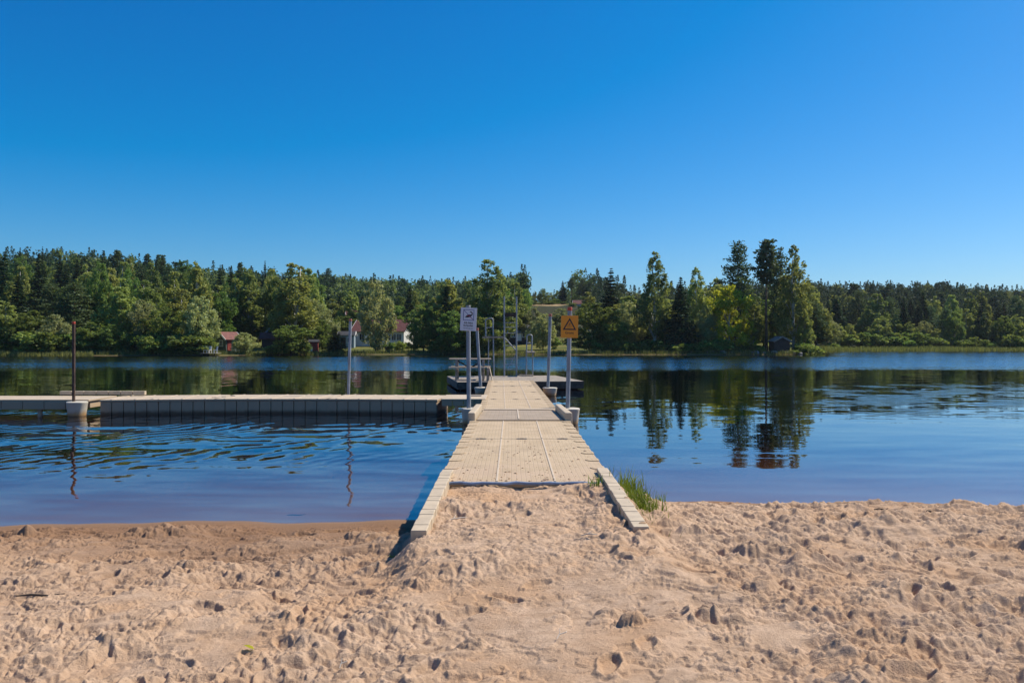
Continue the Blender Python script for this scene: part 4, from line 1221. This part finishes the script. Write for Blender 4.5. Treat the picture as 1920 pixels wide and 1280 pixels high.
def conifer(seed, H, Rc, base, kind, leafmat, barkmat, leaf=0.34, n_wh=34):
    r = np.random.default_rng(seed)
    P = []; AX = []
    tv = []; tf = []
    def addt(pts, rr, n=5):
        v, f = tube_np(pts, rr, n); b = len(tv)
        tv.extend(v); tf.extend([[i + b for i in k] for k in f])
    addt([(0, 0, -0.3), (0.05, 0.02, H * 0.4), (0.0, 0.06, H * 0.99)], [0.0145 * H, 0.0095 * H, 0.01], 8)
    for i in range(n_wh):
        u = (i + r.uniform(-0.4, 0.4)) / n_wh; u = min(max(u, 0), 0.995)
        z = H * (base + (1 - base) * u)
        if kind == 'spruce':
            L = Rc * (1 - u) ** 0.95 * r.uniform(0.72, 1.1) + 0.04; nb = 7 if u < 0.7 else 5
            pitch = -0.30 + 0.55 * u
        else:
            L = Rc * (min(1.0, 0.35 + 2.3 * (1 - u) * u ** 0.25) * (1 - 0.45 * u) if base > 0.4 else 0.97 * (1 - u) ** 0.62 + 0.05) * r.uniform(0.5, 1.12); nb = 5
            pitch = 0.05 + 0.45 * u
        a0 = r.uniform(0, 6.28)
        for k in range(nb):
            a = a0 + 6.283 * k / nb + r.normal(0, 0.25)
            l = L * r.uniform(0.6, 1.1)
            d = np.array([math.cos(a), math.sin(a), pitch]);
            tip = np.array([0, 0, z]) + d * l
            if l > 0.7 and r.random() < 0.6:
                addt([(0, 0, z), tuple(np.array([0, 0, z]) + d * l * 0.9)], [0.012 * l + 0.01, 0.008], 4)
            if kind == 'spruce':
                m = max(4, int(20 * l / max(leaf * 3, 0.5)))
                s = r.uniform(0.12, 1.0, m)
                q = np.array([0, 0, z]) + np.outer(s * l, d)
                q[:, 2] -= 0.16 * l * s * s * (1 - u)
                side = np.array([-d[1], d[0], 0])
                q += np.outer(r.normal(0, 0.15 * l, m) * (1 - 0.35 * s), side)
                q[:, 2] -= np.abs(r.normal(0, 0.09, m)) * l ** 0.5
                P.append(q); AX.append(np.tile(d + np.array([0, 0, -0.45]), (m, 1)))
            else:
                for cfrac in (0.62, 1.0):
                    m = max(5, int(44 * l / Rc * cfrac))
                    c = np.array([0, 0, z]) + d * l * cfrac
                    q = c + r.normal(0, 1, (m, 3)) * np.array([0.17, 0.17, 0.085]) * (0.55 * Rc + 0.25 * l)
                    P.append(q); AX.append(np.tile(np.array([d[0], d[1], 0.5]), (m, 1)))
    P = np.concatenate(P); AX = np.concatenate(AX)
    V, Fq = leaves(P, leaf, r, 0.6, 2.1 if kind == 'spruce' else 1.7, AX)
    return dict(H=H, R=Rc, crown=mesh_np("crown", V, Fq, M[leafmat]), trunk=poly_mesh("trunk", tv, tf, barkmat))

PROTO = {
    'birch': [broad_tree(101 + i, 16, 3.6, 0.14, 'birch', 170, 62, 0.185, 0.9, "birch_leaves", "birch_bark", 0.17) for i in range(4)],
    'broad': [broad_tree(201 + i, 13, 4.2, 0.08, 'round' if i % 2 else 'lobed', 170, 66, 0.185, 0.0, "broad_leaves", "bark", 0.18) for i in range(4)],
    'willow': [broad_tree(301 + i, 13, 4.2, 0.06, 'lobed' if i % 2 else 'oval', 180, 62, 0.18, 0.45, "willow_leaves", "bark", 0.165) for i in range(3)],
    'yellow': [broad_tree(401, 12, 3.6, 0.12, 'lobed', 140, 58, 0.18, 0.15, "yellow_leaves", "birch_bark", 0.18)],
    'spruce': [conifer(501 + i, 17, 3.1, 0.03, 'spruce', "spruce_needles", "bark", 0.235, 46) for i in range(3)],
    'pine': [conifer(601 + i, 19, 3.2, 0.22 + 0.05 * i, 'pine', "pine_needles", "pine_bark", 0.20, 32) for i in range(4)],
    'highpine': [conifer(651 + i, 19, 2.6, 0.62, 'pine', "pine_needles", "pine_bark", 0.26, 18) for i in range(2)],
    'openbirch': [broad_tree(701 + i, 18, 3.4, 0.10, 'birch', 190, 50, 0.165, 0.9, "birch_leaves", "birch_bark", 0.17) for i in range(3)],
    'shrub': [broad_tree(801 + i, 3.0, 1.9, 0.02, 'round', 34, 46, 0.17, 0.0, "shrub_leaves", "bark", 0.30, -0.2) for i in range(3)],
    'darkshrub': [broad_tree(851 + i, 3.4, 1.9, 0.02, 'round', 36, 50, 0.17, 0.0, "broad_leaves", "bark", 0.30, -0.2) for i in range(2)],
}
trng = random.Random(4)
NAME = dict(birch="birch_tree", openbirch="birch_tree", broad="broadleaf_tree", willow="willow_tree", yellow="broadleaf_tree", spruce="spruce_tree", pine="pine_tree", highpine="pine_tree", shrub="shrub", darkshrub="shrub")
CAT = dict(birch="birch", openbirch="birch", broad="tree", willow="tree", yellow="tree", spruce="spruce", pine="pine", highpine="pine", shrub="shrub", darkshrub="shrub")
N_TREES = 0
def tree(kind, px, D, ytop, hw, label, group=None, x=None, H=None, Rw=None):
    global N_TREES
    P = trng.choice(PROTO[kind])
    if x is None: x = at(px, D)
    z = gz(x, D)
    if H is None: H = max(0.6, zat(ytop, D) - z)
    if Rw is None: Rw = hw / F * D
    root = thing(NAME[kind], label, CAT[kind], (x, D, z - 0.05), trng.uniform(0, 6.28), group)
    if 'Rm' not in P:
        co = np.empty(len(P['crown'].vertices) * 3, dtype=np.float32); P['crown'].vertices.foreach_get('co', co)
        co = co.reshape(-1, 3); P['Rm'] = float(np.percentile(np.abs(co[:, 0]), 97)) * 0.5 + float(np.percentile(np.abs(co[:, 1]), 97)) * 0.5
        P['Hm'] = float(co[:, 2].max())
    k = Rw / P['Rm']
    root.scale = (k, k, H / P['Hm'])
    obj("trunk", P['trunk'], root)
    obj("crown", P['crown'], root)
    N_TREES += 1
    return root

G_L = "trees along the left shore"
LEFT = [
 ('birch', 8, 116, 562, 34, "pale green birch cut off by the left edge of the picture"),
 ('broad', 62, 117, 580, 34, "yellowish bushy tree on the shore left of the rusty post"),
 ('willow', 104, 115, 588, 26, "silvery bushy tree on the shore just left of the rusty post"),
 ('pine', 140, 121, 528, 34, "broad dark pine rising behind the rusty post"),
 ('pine', 178, 124, 548, 24, "reddish trunked pine right of the rusty post"),
 ('broad', 172, 115, 603, 26, "low dark bushy tree at the water right of the rusty post"),
 ('birch', 226, 119, 536, 36, "tall olive birch on the shore between rusty post and twin white trunks"),
 ('broad', 208, 115, 606, 24, "small round tree at the water below the tall olive birch"),
 ('willow', 268, 118, 560, 30, "grey green tree on the left shore in the middle of the bend"),
 ('broad', 306, 116, 566, 33, "wide dark tree hanging over the water left of white birch trunks"),
 ('birch', 340, 122, 540, 28, "upright birch behind the wide dark tree on the shore"),
 ('willow', 375, 116, 553, 29, "large pale weeping tree above the white garden chairs"),
 ('birch', 364, 115, 590, 18, "slim birch with bare white trunk by the landing stage"),
 ('broad', 415, 132, 545, 30, "dense tree behind the cottage with the red door"),
 ('birch', 442, 138, 520, 24, "tall narrow birch behind the cottage roof"),
 ('birch', 482, 140, 548, 32, "grey green birch above the red outbuilding"),
 ('broad', 470, 146, 575, 28, "rounded tree standing behind the outbuilding and cottage"),
 ('willow', 458, 117, 622, 24, "round olive bush tree in front of the cottage"),
 ('openbirch', 553, 130, 493, 44, "tallest birch on the left, broad crown beside the red shed"),
 ('willow', 592, 138, 560, 32, "leaning olive crown right of the tallest left birch"),
 ('broad', 545, 119, 608, 32, "dark bushy tree at the water left of the red shed"),
 ('broad', 571, 120, 637, 11, "dark green bush right against the red shed"),
 ('broad', 604, 133, 598, 17, "dark narrow tree on the lawn right of red shed"),
 ('spruce', 629, 125, 612, 19, "dark cone shaped conifer alone on the lawn left of the villa"),
 ('broad', 646, 150, 592, 26, "green tree behind the pale blue shed"),
 ('willow', 704, 127, 524, 30, "big grey green tree in front of the villa"),
 ('birch', 660, 163, 545, 22, "birch on the slope above the pale blue shed"),
 ('broad', 748, 158, 572, 26, "leafy tree rising just behind the villa's right gable"),
 ('broad', 795, 128, 567, 30, "dark tree on the lawn right of the villa"),
 ('birch', 838, 130, 520, 34, "tall dark birch left of the white sign"),
 ('broad', 850, 124, 580, 32, "low dark tree at the water left of white sign"),
 ('openbirch', 919, 129, 484, 38, "tall ragged birch above the left side of the diving tower"),
 ('broad', 890, 125, 590, 28, "dark tree at the water behind the white sign"),
 ('birch', 966, 150, 528, 22, "pale birch behind the top of the diving tower"),
 ('willow', 1000, 150, 575, 24, "grey green tree just right of the diving tower"),
 ('willow', 1018, 133, 586, 24, "drooping pale tree behind the grey post left of yellow sign"),
 ('broad', 934, 152, 560, 26, "leafy tree behind the dark lakeside house"),
 ('willow', 1052, 165, 577, 22, "pale bush tree on the slope above yellow sign"),
]
for a in LEFT: tree(*a[:5], a[5], G_L)
G_P = "trees on the wooded point"
POINT = [
 ('broad', 1112, 126, 566, 36, "dark round tree with bright top right of yellow sign"),
 ('broad', 1150, 127, 590, 34, "dark wide tree at the water below the dark spruce"),
 ('spruce', 1146, 150, 502, 27, "dark spruce with a sharp top right of the yellow sign"),
 ('willow', 1178, 132, 565, 27, "pale weeping tree between dark spruce and tall birch"),
 ('openbirch', 1228, 128, 470, 31, "tall airy birch standing alone against the sky right of spruce"),
 ('birch', 1252, 138, 560, 24, "shorter birch right behind the tall airy birch"),
 ('spruce', 1276, 126, 518, 27, "very dark spruce at the water right of the tall airy birch"),
 ('openbirch', 1306, 131, 499, 27, "leafy birch with flat top right of the very dark spruce"),
 ('willow', 1325, 127, 575, 26, "brownish green tree left of the yellow green one"),
 ('birch', 1343, 148, 520, 22, "grey birch half hidden behind the yellow green tree"),
 ('yellow', 1366, 126, 532, 36, "bright yellow green tree on the point"),
 ('yellow', 1397, 125, 596, 17, "small yellow bush tree right under the bright yellow one"),
 ('pine', 1384, 136, 450, 33, "broad tall pine behind the bright yellow tree"),
 ('birch', 1415, 128, 560, 22, "slender birch left of the bare pine trunk"),
 ('highpine', 1437, 126, 447, 22, "tallest pine with long bare trunk beside the boat shed"),
 ('pine', 1463, 134, 462, 22, "tall dark pine between the bare trunk pine and last birch"),
 ('openbirch', 1489, 127, 457, 33, "tall bright birch at the right end of the point"),
 ('birch', 1508, 126, 585, 17, "small birch hanging over the right end of point"),
 ('broad', 1432, 140, 560, 30, "dense tree behind the boat shed pines"),
 ('pine', 1530, 140, 565, 18, "short pine with thin trunk just right of the point"),
 ('broad', 1205, 142, 575, 24, "dark tree between weeping tree and tall airy birch"),
 ('broad', 1295, 140, 575, 30, "dark tree filling behind the very dark spruce"),
]
for a in POINT: tree(*a[:5], a[5], G_P)
G_R = "trees along the right shore"
RIGHT = [
 ('willow', 1552, 160, 592, 20, "olive tree where the right bay begins beyond the point"),
 ('birch', 1574, 168, 606, 14, "small birch left of the sunlit clearing on right shore"),
 ('birch', 1594, 170, 606, 13, "slim pale birch beside the bright grass of the clearing"),
 ('broad', 1622, 171, 622, 17, "dark low round tree right of the sunlit clearing"),
 ('broad', 1616, 190, 600, 22, "yellow green rounded crown behind the sunlit clearing"),
 ('birch', 1646, 173, 596, 16, "olive birch on the right shore right of the dark round tree"),
 ('birch', 1664, 172, 608, 12, "yellowish birch in the row on the right shore"),
 ('birch', 1680, 176, 590, 18, "broad light birch standing highest in the first right shore row"),
 ('birch', 1705, 174, 602, 17, "dark leafy birch in the middle of right shore row"),
 ('willow', 1733, 175, 600, 16, "pale drooping tree in the middle of right shore row"),
 ('birch', 1757, 173, 616, 16, "low open birch with leaning branches on the right shore"),
 ('broad', 1790, 174, 582, 20, "tall dark tree in the right shore row before the last birches"),
 ('birch', 1812, 176, 578, 18, "light birch with vertical streaks near the right end"),
 ('birch', 1848, 175, 584, 18, "tall pale birch second from the right end of shore row"),
 ('broad', 1880, 174, 590, 20, "dark oval tree near the right edge of the picture"),
 ('birch', 1906, 176, 588, 20, "birch at the right edge of the picture"),
]
for a in RIGHT: tree(*a[:5], a[5], G_R)
G_S = "lone trees on the skyline"
SKY = [
 ('spruce', 38, 232, 463, 9, "pointed spruce on the skyline near the left edge"),
 ('spruce', 80, 232, 462, 9, "tallest pointed spruce on the left skyline"),
 ('highpine', 221, 215, 467, 14, "flat topped pine standing above the left skyline"),
 ('highpine', 277, 220, 474, 9, "slim pine on the skyline, left of a close pair"),
 ('highpine', 297, 222, 476, 7, "left pine of a close pair on the skyline"),
 ('highpine', 305, 224, 477, 7, "right pine of a close pair on the skyline"),
 ('broad', 347, 205, 486, 24, "round topped tree on the skyline right of paired pines"),
 ('highpine', 451, 215, 490, 9, "thin trunked pine above the cottage on the skyline"),
 ('spruce', 497, 215, 488, 8, "narrow conifer on the skyline left of the tallest birch"),
 ('pine', 616, 260, 501, 12, "dark pine on the skyline right of the tallest left birch"),
 ('spruce', 1055, 300, 526, 8, "small spruce at the left of the far clump on the hill"),
 ('highpine', 1072, 300, 520, 8, "slender pine in the far clump above the dry field"),
 ('pine', 1092, 300, 522, 11, "left bushy pine in the far clump above the dry field"),
 ('pine', 1107, 300, 521, 11, "right bushy pine in the far clump above the dry field"),
 ('broad', 988, 338, 549, 8, "low rounded tree on the hilltop behind the springboard's rail"),
 ('birch', 1003, 342, 545, 7, "small upright tree on the hilltop above the left of the dry field"),
 ('broad', 1018, 340, 540, 10, "rounded tree on the hilltop above the middle of the dry field"),
 ('birch', 1033, 345, 548, 8, "low tree on the hilltop just right of the rounded one"),
 ('broad', 1045, 340, 544, 8, "bushy tree on the hilltop above the right of the dry field"),
 ('willow', 1000, 290, 563, 8, "pale bush at the left end of the dry field on the hill"),
 ('birch', 1020, 286, 562, 7, "small upright bush tree before the middle of the dry field"),
 ('broad', 1035, 286, 564, 7, "rounded bush before the right part of the dry field"),
 ('broad', 1028, 288, 566, 8, "low bush before the middle of the dry field on the hill"),
 ('broad', 1012, 292, 566, 6, "small bush in front of the dry field on the hill"),
 ('broad', 1042, 296, 560, 9, "dark bush in the middle of the dry field on the hill"),
 ('broad', 1056, 285, 565, 9, "dark bush at the right of the dry field on the hill"),
 ('broad', 1072, 262, 566, 8, "bush left of the tiny farmhouse on the hill"),
 ('willow', 1100, 250, 564, 10, "pale bush right of the tiny farmhouse on the hill"),
]
for a in SKY: tree(*a[:5], a[5], G_S)
# shrubs
SHR = [
 ('shrub', 750, 131, 637, 12, "light green shrub in front of the villa's windows"),
 ('darkshrub', 729, 128, 640, 11, "dark shrub on the lawn beside the picnic table"),
 ('darkshrub', 775, 126, 634, 10, "dark shrub at the right corner of the villa lawn"),
 ('shrub', 762, 135, 640, 9, "small shrub against the villa's white gable"),
 ('shrub', 512, 118, 648, 11, "yellow green shrub on the bank below the outbuilding"),
 ('darkshrub', 1041, 134, 630, 11, "dark ball shaped shrub on the lawn left of yellow sign"),
 ('shrub', 1195, 123, 640, 18, "leafy shrub at the water below the weeping tree"),
 ('shrub', 1320, 122.5, 650, 10, "low bright shrub on the stony shore of the point"),
 ('shrub', 1345, 122.5, 648, 10, "bright shrub below the yellow green tree"),
 ('shrub', 1425, 122.5, 652, 9, "low shrub left of the boat shed"),
 ('shrub', 1408, 122.5, 655, 7, "lowest shrub on the stones left of boat shed"),
 ('shrub', 1493, 122.3, 655, 12, "low yellowish shrub right of the boat shed"),
 ('shrub', 1528, 126, 648, 13, "rounded shrub at the tip of the point"),
 ('shrub', 1560, 158, 642, 12, "pale shrub on the right shore near the point"),
 ('shrub', 1690, 170, 645, 12, "low shrub in front of the broad light birch"),
 ('darkshrub', 1860, 171, 640, 12, "dark shrub under the last birches on the right"),
 ('shrub', 1775, 169, 648, 8, "low pale shrub under the leaning open birch"),
 ('darkshrub', 945, 132, 640, 10, "dark shrub in front of the dark lakeside house"),
 ('shrub', 905, 130, 626, 10, "yellow green shrub right of the white sign"),
 ('shrub', 130, 114, 648, 9, "small bright shrub at the water by the rusty post"),
 ('shrub', 300, 114, 650, 10, "light shrub under the wide dark shore tree"),
]
for a in SHR: tree(*a[:5], a[5], "shrubs on the far bank")

# low bushes closing the foot of the wood, alike among themselves
def bushes(p0, p1, n, D0, D1, h0, h1, label, group, seed, skip=()):
    r = random.Random(seed)
    for i in range(n):
        px = p0 + (p1 - p0) * (i + r.random()) / n
        if any(a < px < b for a, b in skip): continue
        D = r.uniform(D0, D1); h = r.uniform(h0, h1)
        tree('darkshrub' if r.random() < 0.92 else 'shrub', px, D, 0, 0, label, group, None, h, h * r.uniform(0.6, 0.95))
bushes(-30, 372, 34, 113.5, 117.5, 1.6, 3.6, "low bush at the foot of the wood along the left shore", "bushes along the left shore", 21)
bushes(805, 930, 12, 125.5, 129, 1.4, 3.0, "low bush below the dark trees around the white sign", "bushes around the white sign", 22)
bushes(1105, 1520, 34, 122.5, 125.5, 0.9, 2.4, "low bush at the foot of the trees on the point", "bushes on the point", 23, [(1428, 1500)])
bushes(1570, 1950, 30, 169.5, 173, 1.4, 3.6, "low bush between the reeds and trees on the right shore", "bushes along the right shore", 24, [(1592, 1612)])

# individual trees on the slopes that nothing tells apart
def scatter(pxr, Dr, step, clear, seed):
    r = random.Random(seed); out = []
    D = Dr[0]
    while D < Dr[1]:
        x0, x1 = at(pxr[0], D), at(pxr[1], D)
        x = x0 + r.uniform(0, step)
        while x < x1:
            xx = x + r.uniform(-0.35, 0.35) * step; dd = D + r.uniform(-0.4, 0.4) * step
            px = 960 + F * xx / dd
            if not any(a < px < b and c < dd < d for a, b, c, d in clear):
                out.append((xx, dd, px))
            x += step
        D += step
    return out, r
CLEAR = [(590, 820, 100, 152), (640, 690, 100, 180), (990, 1100, 110, 152), (930, 1020, 110, 154), (400, 535, 110, 134), (1530, 1640, 100, 182), (985, 1075, 150, 395), (1060, 1115, 150, 290)]
LG = {'birch': "light green birch in the crowded wood on the left hillside", 'broad': "rounded broadleaf tree in the crowded wood on the left hillside",
      'spruce': "dark spruce in the crowded wood on the left hillside", 'pine': "dull green pine in the crowded wood on the left hillside"}
sc, r = scatter((-45, 1000), (127, 205), 7.2, CLEAR, 5)
for xx, dd, px in sc:
    k = r.random(); up = (dd - 127) / 78.0
    kind = 'spruce' if k < 0.12 + 0.22 * up else ('pine' if k < 0.26 + 0.26 * up else ('birch' if k < 0.72 else 'broad'))
    H = r.uniform(9.5, 14.5) if kind != 'spruce' else r.uniform(11, 16)
    if 600 < px < 1000: H *= 0.72
    tree(kind, px, dd, 0, 0, LG[kind], "trees of the left hillside wood", xx, H, r.uniform(1.9, 2.9) if kind != 'spruce' else r.uniform(1.8, 2.5))
sc, r = scatter((1110, 1525), (136, 172), 8.0, [], 6)
PG = {'birch': "birch standing deep inside the wood behind the point", 'spruce': "dark spruce standing deep inside the wood behind the point"}
for xx, dd, px in sc:
    kind = 'spruce' if r.random() < 0.35 else 'birch'
    tree(kind, px, dd, 0, 0, PG[kind], "trees of the wood behind the point", xx, r.uniform(7, 10.5), r.uniform(2.3, 3.2))
sc, r = scatter((1525, 1965), (180, 222), 8.5, CLEAR, 7)
RG = {'birch': "birch in the wood just behind the right shore", 'spruce': "dark spruce in the wood just behind the right shore", 'pine': "pine in the wood just behind the right shore"}
for xx, dd, px in sc:
    k = r.random()
    kind = 'spruce' if k < 0.42 else ('pine' if k < 0.68 else 'birch')
    tree(kind, px, dd, 0, 0, RG[kind], "trees of the wood behind the right shore", xx, r.uniform(8, 12.5), r.uniform(1.9, 2.9))
print("individual trees", N_TREES)

# ------------------------------------------------------------------ far woods that read as one mass
def lp_conifer(seed, n=420, leaf=0.38):
    r = np.random.default_rng(seed)
    u = np.minimum(r.random(n) ** 1.35, 0.965); a = r.uniform(0, 6.283, n)
    rad = 2.7 * (1 - u) ** 0.88 * (0.45 + 0.55 * np.sqrt(r.random(n))) + 0.02
    P = np.stack([rad * np.cos(a), rad * np.sin(a), 14 * (0.06 + 0.94 * u)], 1)
    ax = np.stack([np.cos(a), np.sin(a), -0.6 * np.ones(n)], 1)
    s = leaf * (1.1 - 0.5 * u[:, None])
    V, Fq = leaves(P, s, r, 0.5, 1.8, ax)
    return V
def lp_pine(seed, n=400, leaf=0.42):
    r = np.random.default_rng(seed)
    nc = 22
    u = r.random(nc); a = r.uniform(0, 6.283, nc); rad = 2.2 * r.random(nc) ** 0.5 * (1.15 - 0.75 * u)
    C = np.stack([rad * np.cos(a), rad * np.sin(a), 14 * (0.42 + 0.55 * u)], 1)
    P = C[r.integers(0, nc, n)] + r.normal(0, 1, (n, 3)) * np.array([0.6, 0.6, 0.4])
    V, Fq = leaves(P, leaf, r, 0.6, 1.6)
    return V
def lp_birch(seed, n=480, leaf=0.40):
    r = np.random.default_rng(seed)
    nc = 26
    u = r.random(nc); a = r.uniform(0, 6.283, nc); rad = 2.7 * r.random(nc) ** 0.5 * profile('oval', u)
    C = np.stack([rad * np.cos(a), rad * np.sin(a), 13 * (0.12 + 0.86 * u)], 1)
    P = C[r.integers(0, nc, n)] + r.normal(0, 1, (n, 3)) * np.array([0.7, 0.7, 0.55])
    V, Fq = leaves(P, leaf, r, 0.5, 1.5)
    return V
LP = {'c': [lp_conifer(i) for i in range(5)], 'p': [lp_pine(20 + i) for i in range(4)], 'b': [lp_birch(40 + i) for i in range(4)]}
def wood(name, label, pxr, Dr, step, clear, seed, mix, hscale):
    sc, r = scatter(pxr, Dr, step, clear, seed)
    A_, B_ = [], []
    xs_ = np.array([s[0] for s in sc]); ds_ = np.array([s[1] for s in sc])
    zs_ = ground(xs_, ds_)
    for (xx, dd, px), z in zip(sc, zs_):
        patch = vnoise(np.array([xx / 35.0]), np.array([dd / 35.0]), seed)[0]
        k = r.random() + 0.5 * (patch - 0.5)
        kind = 'c' if k < mix[0] else ('p' if k < mix[1] else 'b')
        V = r.choice(LP[kind])
        an = r.uniform(0, 6.283); ca, sa = math.cos(an), math.sin(an)
        h = hscale * r.uniform(0.72, 1.22) * (1.0 if kind != 'c' else 1.08); w = r.uniform(0.78, 1.12)
        W = np.empty_like(V)
        W[:, 0] = (V[:, 0] * ca - V[:, 1] * sa) * w + xx
        W[:, 1] = (V[:, 0] * sa + V[:, 1] * ca) * w + dd
        W[:, 2] = V[:, 2] * h + z - 0.3
        (B_ if kind == 'b' else A_).append(W)
    V = np.concatenate(A_ + B_)
    me = mesh_np(name, V, np.arange(len(V)).reshape(-1, 4), M["forest_needles"])
    me.materials.append(M["forest_leaves"])
    na = sum(len(a) for a in A_) // 4
    mi = np.zeros(len(me.polygons), dtype=np.int32); mi[na:] = 1
    me.polygons.foreach_set("material_index", mi)
    o = obj(name, me)
    tag(o, label, None, None, "stuff")
    print(name, len(sc), len(me.polygons))
wood("forest", "mixed wood covering the hill behind the left shore", (-320, 1130), (205, 445), 5.6, [(985, 1052, 150, 430), (985, 1080, 150, 352), (1060, 1125, 150, 306)] + [(-400, 600, 325, 500)], 31, (0.40, 0.62), 0.88)
wood("forest", "conifer wood covering the hill beyond the right bay", (1120, 2250), (224, 470), 5.6, [(1120, 1400, 380, 500)], 32, (0.60, 0.88), 0.88)
tuft_n = 5200
def reeds(name, label, pts_, seed, hmin, hmax):
    r = np.random.default_rng(seed)
    V = []; Fq = []
    for (x, y, z) in pts_:
        h = r.uniform(hmin, hmax); w = r.uniform(0.03, 0.07); a = r.uniform(0, 3.14); lx = r.normal(0, 0.14) * h; ly = r.normal(0, 0.14) * h
        b = len(V); ca, sa = math.cos(a) * w, math.sin(a) * w
        V += [(x - ca, y - sa, z - 0.1), (x + ca, y + sa, z - 0.1), (x + lx + ca * 0.3, y + ly + sa * 0.3, z + h), (x + lx - ca * 0.3, y + ly - sa * 0.3, z + h)]
        Fq.append((b, b + 1, b + 2, b + 3))
    o = obj(name, mesh_np(name, V, Fq, M["reed_blades"]))
    tag(o, label, None, None, "stuff")
def shore_pts(px0, px1, n, off, seed):
    r = np.random.default_rng(seed); out = []
    pxs = r.uniform(px0, px1, n)
    for p in pxs:
        D = float(np.interp(p, SH_T, SH_D)) + r.uniform(*off)
        x = at(p, D); out.append((x, D, max(gz(x, D), -0.05)))
    return out
reeds("reeds", "thin reeds standing in the water along the left shore", shore_pts(-40, 175, 2600, (-2.5, 1.5), 1), 1, 0.25, 0.65)
reeds("reeds", "belt of low reeds along the right shore", shore_pts(1530, 1960, 7500, (-5, 3.0), 2) + shore_pts(1515, 1560, 900, (-4, 6), 3), 2, 0.4, 0.95)
reeds("bank_grass", "long grass along the edge of the far banks", shore_pts(170, 1525, 9000, (-0.3, 2.2), 4), 4, 0.15, 0.6)
# stones on the shore of the point
r = random.Random(9)
for i in range(16):
    px = 1290 + 215 * (i + r.random()) / 16; D = 121.8 + r.uniform(-0.2, 0.8)
    m = MB(); s_ = r.uniform(0.25, 0.55)
    prof = [(0.55, -0.5), (0.95, -0.1), (1.0, 0.2), (0.75, 0.55), (0.3, 0.75)]
    m.lathe([(a * s_ * r.uniform(0.85, 1.15), b * s_) for a, b in prof], n=9)
    for v in m.v: v.x *= r.uniform(0.9, 1.1); v.y *= r.uniform(0.9, 1.1)
    o = m.build("shore_stone", "stone", None, True)
    x = at(px, D); o.location = (x, D, max(gz(x, D), 0.0) + 0.05)
    tag(o, "grey stone lying along the waterline of the wooded point", "stone", "stones along the point")

# ------------------------------------------------------------------ the faint summer haze over the lake
hz = NT("haze")
hv = hz.n("ShaderNodeVolumePrincipled")
hv.inputs["Color"].default_value = (0.80, 0.88, 1.0, 1)
hv.inputs["Density"].default_value = 0.00009
hv.inputs["Anisotropy"].default_value = 0.3
hz.t.links.new(hv.outputs[0], hz.out.inputs["Volume"])
hb = MB().box((0, 350, 30), (3100, 2400, 74)).build("haze", hz.m)
tag(hb, "faint blue summer haze over the lake and hills", None, None, "stuff")
